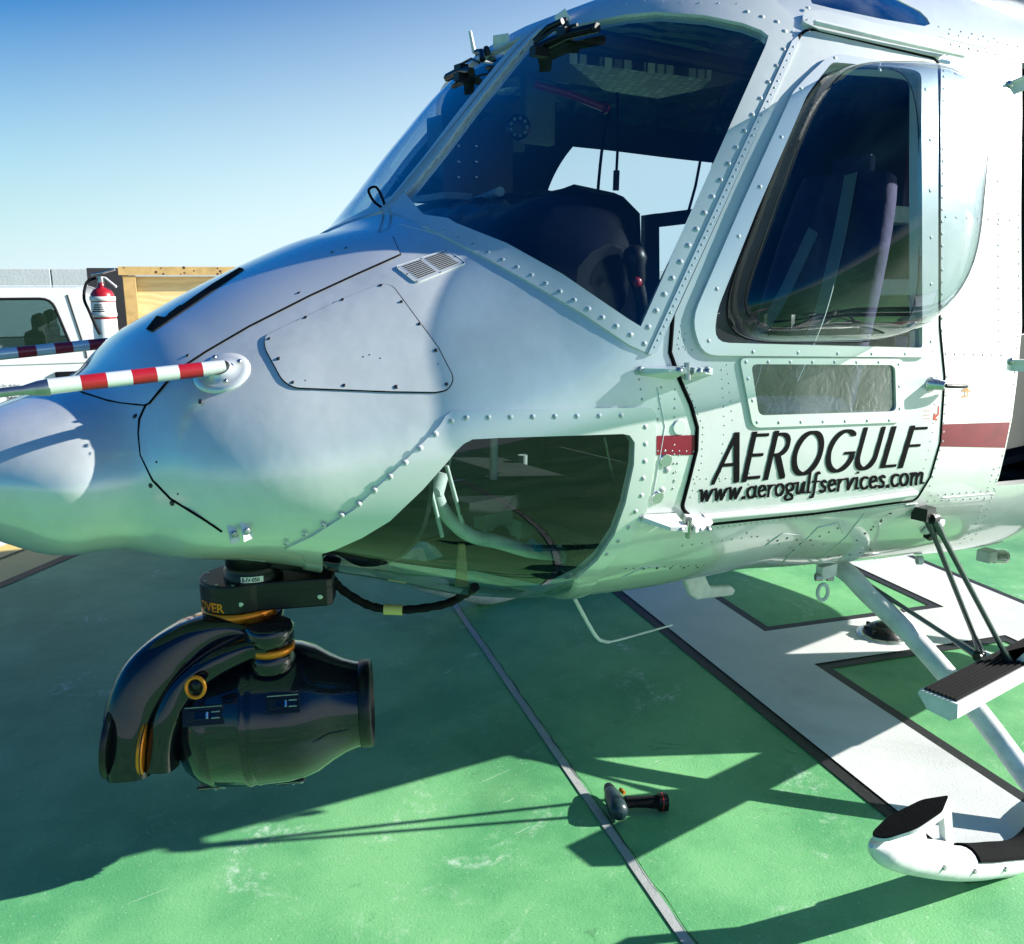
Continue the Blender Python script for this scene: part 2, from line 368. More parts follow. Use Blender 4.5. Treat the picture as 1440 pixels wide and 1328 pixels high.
def inpoly(px_, py_, poly):
    P = np.asarray(poly); x, y = P[:, 0], P[:, 1]; x2, y2 = np.roll(x, -1), np.roll(y, -1); r = np.zeros(px_.shape, bool)
    for i in range(len(P)):
        if y[i] == y2[i]: continue
        c = ((y[i] > py_) != (y2[i] > py_)) & (px_ < (x2[i]-x[i])*(py_-y[i])/(y2[i]-y[i])+x[i]); r ^= c
    return r
KB = 2.6
def patch(mb, outer, holes, mat, off=0, thick=0, grid=.035, back=None, side=None, disp=None):
    """a sheet (or a plate `thick` deep) lying on the fuselage surface inside `outer` minus `holes`"""
    loops = [np.array(outer, float)]+[np.array(h, float) for h in holes]; loops = [l*np.array([1, KB]) for l in loops]
    lo, hi = loops[0].min(0), loops[0].max(0)
    gx, gy = np.meshgrid(np.arange(lo[0]+grid*.5, hi[0], grid), np.arange(lo[1]+grid*.5, hi[1], grid)); gx, gy = gx.ravel(), gy.ravel()
    keep = inpoly(gx, gy, loops[0])
    for h in loops[1:]: keep &= ~inpoly(gx, gy, h)
    allb = np.concatenate([np.concatenate([l, (l+np.roll(l, -1, 0))/2]) for l in loops])
    G = np.stack([gx, gy], 1)[keep]
    if len(G):
        ok = np.ones(len(G), bool)
        for k in range(0, len(G), 4000):
            d = np.sqrt(((G[k:k+4000, None]-allb[None])**2).sum(-1)).min(1); ok[k:k+4000] = d > grid*.45
        G = G[ok]
    V = []; E = []
    for l in loops:
        k = len(V); V += [Vector(p) for p in l]; E += [(k+i, k+(i+1) % len(l)) for i in range(len(l))]
    V += [Vector(p) for p in G]
    r = delaunay_2d_cdt(V, E, [], 0, 1e-6); rv = np.array([tuple(v) for v in r[0]]); rf = [f for f in r[2]]
    cen = np.array([rv[list(f)].mean(0) for f in rf]); k = inpoly(cen[:, 0], cen[:, 1], loops[0])
    for h in loops[1:]: k &= ~inpoly(cen[:, 0], cen[:, 1], h)
    rf = [f for f, q in zip(rf, k) if q]
    a, b = rv[:, 0], rv[:, 1]/KB; P = S(a, b); N = SN(a, b)
    oo = off if disp is None else off+disp(a, b)
    top = P+N*(oo if np.isscalar(oo) else oo[:, None])
    F = []
    for f in rf:
        p = top[list(f)]; n = np.cross(p[1]-p[0], p[2]-p[0]); F.append(tuple(f) if n@N[f[0]] > 0 else tuple(f)[::-1])
    NN = N if disp is None else None
    mb.add(top, F, mat, True, NN)
    if thick:
        bot = top-N*thick; mb.add(bot, [f[::-1] for f in F], back or mat, True, -N)
        cnt = {}
        for f in F:
            for i in range(3):
                e = (f[i], f[(i+1) % 3]); cnt[tuple(sorted(e))] = None if tuple(sorted(e)) in cnt else e
        es = [e for e in cnt.values() if e]; ids = sorted({v for e in es for v in e}); ix = {v: i for i, v in enumerate(ids)}; n = len(ids)
        mb.add(list(top[ids])+list(bot[ids]), [(ix[e[1]], ix[e[0]], n+ix[e[0]], n+ix[e[1]]) for e in es], side or mat, True)
    return mb
def line3(uv, off=0):
    u = np.array(uv); return list(S(u[:, 0], u[:, 1])+SN(u[:, 0], u[:, 1])*off)
def seamline(mb, uv, r, mat=seal, off=0, closed=False, n=6):
    return mb.tube(line3(uv, off), r, mat, n, closed)
def along(pts, step, closed=False, start=0.0):
    """evenly spaced points on a pixel polyline"""
    P = [np.array(p, float) for p in pts]+([np.array(pts[0], float)] if closed else []); out = []; d = start
    for p, q in zip(P[:-1], P[1:]):
        L = np.linalg.norm(q-p)
        while d <= L: out.append(tuple(p+(q-p)*d/L)); d += step
        d -= L
    return out
RC = [(math.cos(math.pi*k/4), math.sin(math.pi*k/4)) for k in range(8)]
def dome(mb, p, n, r, mat, h=.3, ring=True):
    n = nrm(n); a = nrm(np.cross(n, [0, 0, 1] if abs(n[2]) < .9 else [1, 0, 0])); b = np.cross(n, a); V = []
    for rr, hh in ((1, -.05), (.92, h*.55), (.55, h*.95)):
        V += [p+n*(hh*r)+(a*c+b*s)*rr*r for c, s in RC]
    V.append(p+n*h*r); F = [(k*8+q, k*8+(q+1) % 8, k*8+8+(q+1) % 8, k*8+8+q) for k in range(2) for q in range(8)]+[(16+q, 16+(q+1) % 8, 24) for q in range(8)]
    mb.add(V, F, mat, True)
def rivets(mb, pts, r, mat=None, off=0, jit=0):
    for (x, y) in pts:
        u = px1(x, y); N = SN(np.array([u[0]]), np.array([u[1]]))[0]; p = S(u[0], u[1])+N*off
        q = mat or rivet
        if q is rivet and r > .0045: dome(mb, p, N, r*1.2, grey_f, .10)
        dome(mb, p+N*(r*.06), N, r*(1+rng.uniform(-.16, .10))*(.80 if r > .0045 else .9), q, rng.uniform(.26, .42))
# ------------------------------------------------------------ the helicopter
HL_LOC = (2.6, 0, 0)
heli = thing('helicopter', 'white twin-engine helicopter parked on the helipad with bubble door window and camera under its nose', 'helicopter', HL_LOC)
# outlines, in pixels of the photograph, thrown onto the surface
ws_px = [(642, 316), (713, 344), (791, 387), (882, 449), (899, 459), (911, 440), (1080, 53), (1044, 35), (991, 24), (924, 19), (880, 23), (820, 36)]
a_wb, a_wt = sax(1.345), sax(1.87)
ws_uv = [(a_wb, yb(a_wb, -.033)*-1)]
def cl(x, y): a = sax(x); return (a, -yb(a, y))      # point y metres from the centre line (positive y = near side here)
def cline(x0, x1, y, n=14): return [cl(x0+(x1-x0)*k/n, y) for k in range(n+1)]
ws_glass = px([(596, 304), (631, 309), (642, 316), (713, 344), (791, 387), (882, 449), (900, 460), (911, 436), (1076, 66), (1080, 53), (1070, 45), (1044, 35), (991, 24), (924, 19), (880, 23), (800, 39)], closed=False)+cline(1.86, 1.36, .043)
frame_out = cline(1.30, 1.30, 0, 1)[:1]+px([(600, 322), (660, 352), (740, 396), (820, 443), (884, 486), (911, 498), (922, 480), (1112, 58), (1116, 30), (1095, 8)], closed=False)+[(sax(2.2), .17), (sax(2.08), .12), (sax(2.0), .07), (sax(1.965), 0)]
door_out = px(rnd([(1129, 40), (1320, 85), (1320, 458), (1327, 530), (1321, 621), (1307, 670), (1287, 703), (1142, 722), (985, 738), (958, 715), (969, 673), (979, 633), (980, 601), (971, 569), (955, 533), (942, 496), (946, 442)], [18, 14, 0, 0, 0, 0, 8, 0, 14, 8, 0, 0, 0, 0, 0, 0, 0]))
win_px = rnd([(1166, 93), (1150, 113), (1131, 138), (1060, 300), (1003, 440), (1000, 482), (1291, 489), (1290, 106), (1270, 101)], [6, 10, 10, 0, 20, 22, 4, 22, 10])
win_out_px = rnd([(1166, 80), (1131, 113), (1111, 135), (1040, 290), (968, 452), (984, 500), (1300, 502), (1313, 480), (1313, 108), (1296, 100)], [16, 8, 8, 0, 40, 20, 8, 5, 12, 10])
low_px = rnd([(1053, 512), (1255, 513), (1257, 578), (1064, 584)], 9)
low_out_px = rnd([(1037, 503), (1266, 504), (1268, 593), (1056, 601)], 10)
chin_in = px([(629, 649), (641, 634), (652, 624), (664, 618), (700, 616), (874, 610), (884, 612), (891, 622), (890, 653), (878, 708), (863, 750), (839, 786), (812, 810)], closed=False)+[(float(sax(1.62)), .87), (float(sax(1.55)), .965), (float(sax(1.45)), .982), (float(sax(1.05)), .982), (float(sax(.98)), .93)]+px([(452, 776), (470, 771), (509, 754), (548, 731), (594, 688)], closed=False)
chin_out = px([(618, 599), (626, 586), (635, 579), (700, 577), (905, 573), (914, 574), (921, 583), (920, 640), (917, 661), (906, 727), (878, 768), (845, 802)], closed=False)+[(float(sax(1.69)), .87), (float(sax(1.63)), .97), (float(sax(1.50)), .997), (float(sax(1.02)), .997), (float(sax(.93)), .945)]+px([(425, 776), (400, 770), (439, 752), (497, 716), (556, 661)], closed=False)
cab = [(float(sax(x)), b) for x, b in []]
cab_px = [(1437, 88), (1436, 300), (1437, 460), (1430, 535), (1423, 590), (1415, 629), (1405, 671), (1400, 684)]
cab_uv0 = px(cab_px, closed=False)
cab_uv = cab_uv0+[(sax(4.55), cab_uv0[-1][1]), (sax(4.55), .36)]
cab_uv = cab_uv[:len(cab_uv0)]+[(float(sax(3.1+.12*k)), cab_uv0[-1][1]) for k in range(1, 7)]+[(float(sax(3.95)), .60), (float(sax(3.95)), .45), (float(sax(3.95)), cab_uv0[0][1])]+[(float(sax(3.95-.14*k)), cab_uv0[0][1]) for k in range(1, 7)]
roofwin_px = [(1140, 1), (1172, 11), (1300, 37), (1308, 33), (1300, 20), (1275, 6)]
roof_uv = px([(1142, 5), (1170, 12), (1240, 27), (1300, 37), (1308, 34), (1304, 26), (1294, 16)], closed=False)
roof_uv = roof_uv+[(roof_uv[-1][0]-.1, roof_uv[-1][1]-.045), (roof_uv[0][0]+.04, roof_uv[-1][1]-.045)]
# skin
holes = [ws_glass, door_out, chin_in, cab_uv, roof_uv]
sk = MB()
full = px([('s', .052, -1), ('s', 5.15, -1), ('s', 5.15, 1), ('s', .052, 1)])
hh = []
for h in holes: hh += [h, mir(h)]
patch(sk, full, hh, white, thick=.022, grid=.04, back=dark)
rt_ = float(np.abs(S(sax(.052), .5)[1])); zt0 = float(S(sax(.052), .5)[2])
sk.lathe((0.0495, 0, zt0), (1, 0, 0), [(0, .0005), (.0004, rt_*.35), (.0012, rt_*.7), (.0028, rt_*1.02), (.006, rt_*1.04)], white, 32)
# rear bulkhead closing the cabin shell
bk = [tuple(S(sax(5.14), b)) for b in np.linspace(-.99, .99, 60)]
sk.add(bk, [tuple(range(60))], dark, False)
# rivet rows on the skin
for pts, st, r in [
    ([(1327, 100), (1405, 118)], 17, .0042), ([(1325, 60), (1430, 84)], 13, .004), ([(1335, 48), (1432, 66)], 14, .004),
    ([(1327, 108), (1325, 300), (1325, 500)], 17, .0042), ([(1403, 120), (1404, 300), (1404, 480)], 15, .0042),
    ([(1433, 150), (1433, 330), (1432, 470), (1420, 600), (1400, 680)], 17, .004), ([(1330, 305), (1430, 310)], 15, .004),
    ([(1330, 498), (1430, 500)], 13, .0042), ([(1332, 530), (1326, 620), (1306, 690)], 13, .004),
    ([(1310, 697), (1400, 690)], 10, .0038), ([(1305, 705), (1396, 700)], 10, .0038), ([(1398, 660), (1372, 740), (1350, 765)], 9, .0036), ([(1404, 668), (1382, 740), (1362, 764)], 10, .0036),
    ([(899, 534), (912, 620)], 14, .0036), ([(930, 545), (924, 600)], 15, .0034), ([(950, 548), (948, 600), (948, 690)], 13, .0034), ([(925, 634), (975, 635)], 10, .0038), ([(955, 640), (946, 690)], 12, .0034),
    ([(985, 745), (1285, 708)], 8, .0028), ([(960, 768), (1060, 755)], 14, .0032), ([(1060, 812), (1240, 790)], 10, .0030),
    ([(880, 800), (990, 795)], 11, .003), ([(560, 330), (640, 330), (700, 356)], 14, .0022), ([(500, 342), (552, 352)], 9, .0022),
    ([(1320, 38), (1400, 55)], 16, .003), ([(1300, 735), (1345, 785)], 16, .003), ([(1050, 750), (1110, 770), (1160, 765)], 16, .003)]:
    rivets(sk, along(pts, st), r, screw if st in (16, 11) else None)
# belly access panels with dark screws
for pl in ([(1075, 768), (1100, 750), (1125, 752), (1130, 762), (1100, 790)], [(1100, 792), (1150, 742), (1180, 735), (1185, 750)], [(1155, 785), (1190, 755), (1215, 722)], [(875, 812), (905, 798), (930, 795)]):
    seamline(sk, px(pl, closed=False), .0016, grey_f, .0005)
for pl, st in (([(1080, 765), (1105, 757), (1125, 760)], 14), ([(1125, 765), (1105, 785)], 13), ([(1140, 760), (1185, 740)], 14), ([(1150, 785), (1200, 780), (1235, 770)], 15), ([(1205, 760), (1260, 715)], 15), ([(905, 800), (985, 798)], 19), ([(1225, 745), (1265, 712)], 18)):
    rivets(sk, along(pl, st), .005, screw)
# panel laps
for pl in ([(1325, 503), (1433, 504)], [(1325, 700), (1398, 694)], [(924, 545), (935, 600), (918, 700)], [(1322, 52), (1440, 82)], [(948, 745), (1290, 708)], [(560, 315), (640, 336), (700, 366)]):
    seamline(sk, px(pl, closed=False), .0014, grey_f, .0004)
skin = sk.build('fuselage_skin', heli)

# hull panels -----------------------------------------------------------------
nh = MB()   # nose hatch: seam, screws
hatch = px([(563, 359), (500, 387), (435, 417), (350, 460), (290, 495), (250, 521), (232, 541), (211, 567)], closed=False)
front = px([(205, 570), (170, 567), (150, 563), (118, 553)], closed=False)
fa = front[-1][0]; fr2 = [(fa-.004, front[-1][1]*k) for k in (.8, .55, .3, .1, 0)]
hl = hatch+front+fr2; top_a = float(sax(1.16)); back = [(top_a, b) for b in (0, hatch[0][1]*.35, hatch[0][1]*.7)]
loop = hatch+front+fr2+mir(fr2[:-1])[::-1]+mir(front)[::-1]+mir(hatch)[::-1]+[(a, -b) for a, b in back[:0:-1]]+back
patch(nh, loop, [], white_g, off=.004, thick=.006, grid=.045, side=seal)
seamline(nh, loop, .0028, seal, .0005, closed=True)
rivets(nh, [(265, 502), (421, 414), (468, 357), (487, 351), (283, 567)], .006, screw, .004)
hatch_o = nh.build('nose_hatch', heli)
mk = MB()   # black tape mark along the crown of the hatch
patch(mk, px([(207, 466), (222, 447), (233, 449), (300, 402), (338, 379), (345, 381), (306, 408), (240, 453), (216, 469)], 6), [], ink, off=.0065, grid=.02)
patch(mk, px([(237, 445), (255, 432), (262, 434), (246, 446)], 6), [], ink, off=.0068, grid=.02)
mk.build('hatch_marking', hatch_o)
cs = MB()   # seam of the nose cap, and its screws
seamline(cs, px([(205, 570), (196, 590), (195, 610), (198, 640), (215, 676), (240, 702), (290, 733), (312, 748)], closed=False), .003, seal)
rivets(cs, [(190, 586), (212, 683), (242, 708)], .0085, screw); rivets(cs, [(220, 650), (250, 695), (281, 563)], .003, screw)
cs.build('nose_cap_seam', heli); cs = MB()
seamline(cs, mir(px([(205, 570), (196, 590), (195, 610), (198, 640), (215, 676), (240, 702), (290, 733), (312, 748)], closed=False)), .003, seal)
cs.build('nose_cap_seam', heli)
ap = MB()
ap_px = rnd([(372, 474), (484, 421), (537, 400), (552, 403), (588, 452), (616, 490), (638, 533), (630, 549), (612, 552), (550, 551), (414, 546), (398, 536), (374, 492)], [8, 0, 10, 8, 0, 0, 12, 10, 0, 0, 10, 8, 6])
patch(ap, px(ap_px, 7), [], white, off=.003, thick=.005, grid=.035, side=seal)
seamline(ap, px(ap_px, 7), .0024, seal, .0008, closed=True)
rivets(ap, [(379, 478), (392, 506), (412, 539), (484, 543), (557, 545), (628, 541), (613, 494), (590, 457), (565, 426), (536, 403), (482, 423), (430, 448)], .0062, screw, .003)
rivets(ap, [(511, 503), (520, 500), (535, 505), (430, 536), (616, 513)], .002, screw, .003)
ap.build('access_panel', heli)
vg = MB()
vq = [np.array(p, float) for p in ((556, 376), (628, 352), (656, 371), (585, 399))]
def bil(q, u, v): return tuple(q[0]*(1-u)*(1-v)+q[1]*u*(1-v)+q[2]*u*v+q[3]*(1-u)*v)
patch(vg, px(rnd(vq, 6), 5), [], white, off=.002, thick=.004, grid=.03)
seamline(vg, px(rnd(vq, 6), 5), .001, grey_f, .002, closed=True)
for c, (u0, u1) in enumerate(((.10, .46), (.54, .90))):
    for k in range(9):
        v0 = .10+.80*k/9; v1 = v0+.042
        patch(vg, px([bil(vq, u0, v0), bil(vq, u1, v0), bil(vq, u1, v1), bil(vq, u0, v1)], 30), [], seal, off=.0028, grid=.05)
rivets(vg, [bil(vq, u, v) for u, v in ((.04, .06), (.5, .03), (.96, .06), (.04, .95), (.5, .96), (.97, .95), (.03, .5), (.98, .5))], .003, screw, .002)
vg.build('vent_grille', heli)

# windscreens ----------------------------------------------------------------
for sgn in (1, -1):
    g = MB(); q = ws_glass if sgn == 1 else mir(ws_glass)
    patch(g, q, [], g_wind, off=-.004, grid=.05)
    w = g.build('windscreen', heli)
    f = MB(); fo = frame_out if sgn == 1 else mir(frame_out)
    patch(f, fo, [q], grey_f if 0 else white_d, off=.005, thick=.014, grid=.03, side=white_d)
    if sgn == 1:
        rivets(f, along([(1103, 40), (1101, 75), (906, 470)], 25.5, start=6), .0066, None, .005)
        rivets(f, along([(905, 484), (880, 468), (800, 419), (730, 379), (640, 334), (585, 312)], 23), .0062, None, .005)
        rivets(f, along([(1050, 19), (1095, 34)], 22), .007, None, .005)
        rivets(f, along([(560, 283), (735, 57)], 26, start=14), .0025, screw, .005); rivets(f, along([(573, 287), (747, 62)], 26, start=4), .0025, screw, .005)
        rivets(f, along([(780, 35), (900, 4), (1040, 8)], 26), .003, None, .005)
        patch(f, px([(921, 497), (909, 499), (1112, 62), (1120, 55), (1122, 62)], 10), [], alu if 0 else grey_f, off=.009, thick=.006, grid=.03)
        rivets(f, along([(1114, 70), (917, 492)], 10.5), .0032, None, .009)
    f.build('windscreen_frame', w)
# roof windows
for sgn in (1, -1):
    g = MB(); q = roof_uv if sgn == 1 else mir(roof_uv); patch(g, q, [], g_side, off=-.002, grid=.05); rw = g.build('roof_window', heli)
fr = MB()   # gutter strip above the door, riveted
patch(fr, px(rnd([(1128, 22), (1150, 18), (1325, 60), (1330, 78), (1318, 84), (1150, 46), (1126, 35)], 6)), [], white_d, off=.010, thick=.012, grid=.03)
rivets(fr, along([(1135, 14), (1320, 62)], 17), .006, None, .006)
rivets(fr, along([(1133, 33), (1340, 78)], 11), .003, None, .011)
fr.tube(line3(px([(1140, 42), (1230, 62), (1345, 86)], closed=False), .022), .007, white_s, 8)
fr.build('door_gutter', heli)

# chin windows ---------------------------------------------------------------
def bulge(a, b): return .012*np.exp(-((a-sax(1.3))/.35)**2-((np.abs(b)-.8)/.12)**2)
for sgn in (1, -1):
    q, o_ = (chin_in, chin_out) if sgn == 1 else (mir(chin_in), mir(chin_out))
    g = MB(); patch(g, q, [], g_chin, off=-.003, grid=.045, disp=None); w = g.build('chin_window', heli)
    f = MB(); patch(f, o_, [q], white_g, off=.006, thick=.010, grid=.03)
    if sgn == 1:
        rivets(f, along([(402, 762), (450, 740), (500, 712), (560, 660), (596, 625), (633, 593), (655, 588)], 29), .006, None, .006)
        rivets(f, along([(655, 588), (900, 584)], 31, start=0), .006, None, .006)
        rivets(f, along([(906, 600), (906, 640), (900, 700), (880, 745), (845, 785)], 24), .006, None, .006)
    f.build('chin_window_frame', w)

# paint stripes
for q in ([(923, 613), (977, 612), (977, 640), (923, 640)], [(1322, 597), (1420, 594), (1413, 630), (1318, 628)]):
    t = MB(); patch(t, px(q), [], stripe, off=.0012, grid=.03); t.build('red_stripe', heli)
# round vents, latches by the door hinge
for (x, y, r, c) in ((955, 601, .018, white), (936, 648, .016, alu), (924, 700, .016, alu)):
    u = px1(x, y); N = SN(np.array([u[0]]), np.array([u[1]]))[0]; p = S(*u)
    lt = MB(); lt.lathe(p-N*.004, N, [(0, r*1.15), (.0045, r*1.15), (.0046, r), (.008, r*.97)], c, 20); lt.build('round_cap', heli)
for q_ in ((938, 661), (931, 690)): lt = MB(); rivets(lt, [q_], .0085, None, 0); lt.build('bolt_head', heli)

# crew doors -----------------------------------------------------------------
def hinge(mb, x, y, s=1.0, flip=1):
    """two triangular brackets with bolts and a pin between them"""
    def P(dx, dy, o): u = px1(x+dx*s, y+dy*s); N = SN(np.array([u[0]]), np.array([u[1]]))[0]; return S(*u)+N*o
    zz = np.array([0, 0, 1.0])
    for far_, near_ in ((-62, -6), (52, 6)):
        A, B, Bo, Ao = P(far_, 0, .003), P(near_, -3, .003), P(near_, -1, .058), P(far_*.45, 2, .050)
        V = [A, B, Bo, Ao, A-zz*.016, B-zz*.032, Bo-zz*.014, Ao-zz*.008]
        mb.add(V, [(0, 1, 2, 3), (4, 7, 6, 5), (0, 4, 5, 1), (1, 5, 6, 2), (2, 6, 7, 3), (3, 7, 4, 0)], white_s, False)
    pin = [P(-8, 0, .045), P(14, 4, .045)]
    mb.tube([P(0, -8, .045), P(0, 16, .045)], .008, steel, 10); mb.tube(pin, .006, steel, 8)
    for dx in (-14, 14, 26): dome(mb, P(dx, 3, .052), [0, -.4, .9], .010, steel, .6)
    for dx in (-56, 42): dome(mb, P(dx, 3, .008), SN(*[np.array([v]) for v in px1(x, y)])[0], .010, rivet, .5)
def to_mirror(mb): mb.v = [(v[0], -v[1], v[2]) for v in mb.v]; mb.n = [(n[0], -n[1], n[2]) for n in mb.n]; mb.f = [f[::-1] for f in mb.f]; return mb
win_uv, wout_uv, low_uv, lout_uv = px(win_px), px(win_out_px), px(low_px), px(low_out_px)
# bubble: base outline is a rounded trapezoid inside the window, pushed outward
bc = np.array(px1(1192, 300)); BN = nrm(SN(np.array([bc[0]]), np.array([bc[1]]))[0]+np.array([0, -.35, .0]))
def bub_px(r, ph):
    c, s_ = math.cos(ph), math.sin(ph); e = 2/4.6
    u = math.copysign(abs(c)**e, c)*r; v = math.copysign(abs(s_)**e, s_)*r     # v=+1 top
    y = 290-192*v; ym = (y-98)/(482-98); left = 1143+(994-1143)*ym; right = 1291
    return ((left+right)/2+(right-left)/2*u, y)
def build_bubble():
    mb = MB(); nr, np_ = 22, 64; V = []
    for i in range(nr+1):
        r = 1-(1-i/nr)**1.0; rr = math.sin(r*math.pi/2); h = .34*math.cos(r*math.pi/2)**.95 if r < 1 else 0
        for k in range(np_):
            x, y = bub_px(max(rr, .002), 2*math.pi*k/np_); u = px1(x, y); V.append(S(*u)+BN*h+SN(np.array([u[0]]), np.array([u[1]]))[0]*.004)
    F = [(i*np_+k, i*np_+(k+1) % np_, (i+1)*np_+(k+1) % np_, (i+1)*np_+k) for i in range(nr) for k in range(np_)]
    mb.add(V, F, g_bub, True); rim = V[-np_:]; mb.tube(rim, .0015, seal, 6, closed=True); return mb
bub_base = px([bub_px(1, 2*math.pi*k/64) for k in range(64)], 40)
def door(sgn):
    M = (lambda q: q) if sgn == 1 else mir
    d = MB(); patch(d, M(door_out), [M(win_uv), M(low_uv)], white_d, off=.003, thick=.03, grid=.035, back=grey_in, side=white_d)
    if sgn == 1:
        for pts, st in (([(957, 458), (951, 490), (975, 493)], 9), ([(962, 470), (960, 492)], 9), ([(966, 545), (988, 600), (986, 650), (970, 700)], 10), ([(1014, 520), (1018, 600), (1010, 700)], 13), ([(990, 728), (1280, 693)], 9), ([(975, 673), (1030, 672)], 9), ([(1302, 470), (1302, 500)], 8), ([(1311, 470), (1311, 500)], 8), ([(1020, 500), (1030, 600)], 13), ([(1316, 530), (1310, 610), (1298, 660)], 13), ([(1000, 690), (1032, 700)], 10), ([(1055, 620), (1052, 690)], 15)):
            rivets(d, along(pts, st), .0026, None, .003)
        d.tube(line3(px([(985, 725), (1142, 711), (1284, 691)], closed=False), .010), .010, white_d, 8)
    D = d.build('crew_door', heli)
    s_ = MB(); seamline(s_, M(door_out), .0052, seal, .001, closed=True, n=8); s_.build('door_seal', D)
    w = MB(); patch(w, M(wout_uv), [M(win_uv)], white_g, off=.014, thick=.014, grid=.03)
    if sgn == 1: rivets(w, [(1170, 87), (1123, 130), (1095, 197), (1065, 266), (1035, 335), (1004, 408), (992, 480), (1054, 495), (1117, 496), (1172, 497), (1220, 497), (1267, 497), (1303, 480), (1303, 400), (1303, 335), (1302, 270), (1302, 200), (1296, 130), (1232, 103)], .005, None, .014)
    if sgn == 1:
        g = MB(); patch(g, win_uv, [bub_base], g_bub, off=.002, grid=.05); g.build('window_flange', D)
    wf = w.build('window_frame', D)
    b = build_bubble()
    if sgn == -1: to_mirror(b)
    b.build('bubble_window', D)
    lo = MB(); patch(lo, M(lout_uv), [M(low_uv)], white_g, off=.009, thick=.008, grid=.03)
    if sgn == 1: rivets(lo, along([(1046, 509), (1260, 509), (1262, 590), (1062, 594), (1046, 520)], 31), .0048, None, .009)
    lw = MB(); patch(lw, M(low_uv), [], g_side, off=.002, grid=.04); LW = lw.build('lower_window', D); lo.build('lower_window_frame', LW)
    return D
door_near = door(1); door_far = door(-1)
# handle
h = MB(); u = px1(1308, 540); N = SN(np.array([u[0]]), np.array([u[1]]))[0]; p = S(*u)
h.lathe(p, N, [(0, .022), (.006, .022), (.012, .016), (.045, .013), (.05, .009)], alu, 20)
e = S(*px1(1346, 541)); ax_ = nrm(e-p)
h.sweep(spline([p+N*.045, p+N*.048+ax_*.03, p+N*.046+ax_*.065, p+N*.040+ax_*.095], 4), lambda i, t: [(.010*(1+.3*t)*math.cos(k), .007*math.sin(k)) for k in np.linspace(0, 2*math.pi, 10, False)], blk)
h.build('door_handle', door_near)
for i, (x, y) in enumerate(((952, 518), (955, 724))):
    hm = MB(); hinge(hm, x, y, .95); hm.build('hinge', door_near)
for x, y in ((1432, 119), (1434, 508)):
    hm = MB()
    u = px1(x-16, y); N = SN(np.array([u[0]]), np.array([u[1]]))[0]; p = S(*u); q = S(*px1(x+3, y)); ex = nrm(q-p); ez = np.cross(ex, N)*-1
    hm.prism([p, p+ex*.12, p+ex*.12+N*.035, p+ex*.03+N*.035], [0, 0, .006], white_s); hm.prism([p+ex*.02, p+ex*.06, p+ex*.05+N*.03], [0, 0, -.03], white_s)
    dome(hm, p+ex*.012+N*.002, N, .012, steel, .6); hm.build('cabin_door_hinge', heli)

# lettering ------------------------------------------------------------------
def nib(mb, segs, quad, w, h, off, mat, sub=1):
    """broad pen strokes: each segment swept with a w x h nib, in a unit frame warped to the quad in the photograph"""
    def T(x, y): return px1(*bil(quad, x, 1-y))
    S2 = []
    for (p, q, ww, hh_) in segs:
        k = max(1, int(math.ceil(abs(q[1]-p[1])/.13)))
        for i in range(k): S2.append(((p[0]+(q[0]-p[0])*i/k, p[1]+(q[1]-p[1])*i/k), (p[0]+(q[0]-p[0])*(i+1)/k, p[1]+(q[1]-p[1])*(i+1)/k), ww, hh_))
    for si, (p, q, ww, hh_) in enumerate(S2):
        dx, dy = q[0]-p[0], q[1]-p[1]; c = []
        for (cx, cy) in ((-1, -1), (1, -1), (1, 1), (-1, 1)):
            c += [(p[0]+cx*ww/2, p[1]+cy*hh_/2), (q[0]+cx*ww/2, q[1]+cy*hh_/2)]
        c = sorted(set((round(a, 6), round(b, 6)) for a, b in c)); 
        def half(it):
            r = []
            for pt in it:
                while len(r) > 1 and (r[-1][0]-r[-2][0])*(pt[1]-r[-2][1])-(r[-1][1]-r[-2][1])*(pt[0]-r[-2][0]) <= 0: r.pop()
                r.append(pt)
            return r[:-1]
        hull = half(c)+half(c[::-1]); uv = np.array([T(*k) for k in hull]); P = S(uv[:, 0], uv[:, 1])+SN(uv[:, 0], uv[:, 1])*(off+.00002*(si % 12))
        n = np.cross(P[1]-P[0], P[2]-P[0]); f = tuple(range(len(hull)))
        mb.add(P, [f if n@SN(uv[:1, 0], uv[:1, 1])[0] > 0 else f[::-1]], mat, False)
def arc(cx, cy, rx, ry, a0, a1, n=12): return [(cx+rx*math.cos(R_(a0+(a1-a0)*k/n)), cy+ry*math.sin(R_(a0+(a1-a0)*k/n))) for k in range(n+1)]
# Flared roman capitals, x in cap-height units
CAPS = {'A': (.80, [[(0, 0), (.42, 1)], [(.42, 1), (.74, 0)], [(.17, .36), (.62, .36)]], [.10, .17, .11]),
 'E': (.60, [[(.10, 0), (.10, 1)], [(.10, .955), (.52, .955)], [(.10, .53), (.48, .53)], [(.10, .045), (.54, .045)]], [.16, .1, .1, .1]),
 'R': (.70, [[(.10, 0), (.10, 1)], [(.10, .955), (.32, .955)]+arc(.30, .73, .26, .225, 90, -90, 10)+[(.10, .505)], [(.30, .50), (.62, 0)]], [.16, .12, .16]),
 'O': (.98, [arc(.47, .5, .40, .47, 0, 360, 30)], [.145]),
 'G': (.86, [arc(.48, .5, .40, .47, 52, 338, 24)+[(.83, .44)], [(.62, .44), (.87, .44)]], [.14, .1]),
 'U': (.80, [[(.10, 1), (.10, .36)]+arc(.38, .34, .28, .31, 180, 360, 14)+[(.66, 1)]], [.14]),
 'L': (.50, [[(.10, 1), (.10, .045)], [(.10, .045), (.48, .045)]], [.16, .1]),
 'F': (.54, [[(.10, 0), (.10, 1)], [(.10, .955), (.54, .955)], [(.10, .52), (.48, .52)]], [.16, .1, .1])}
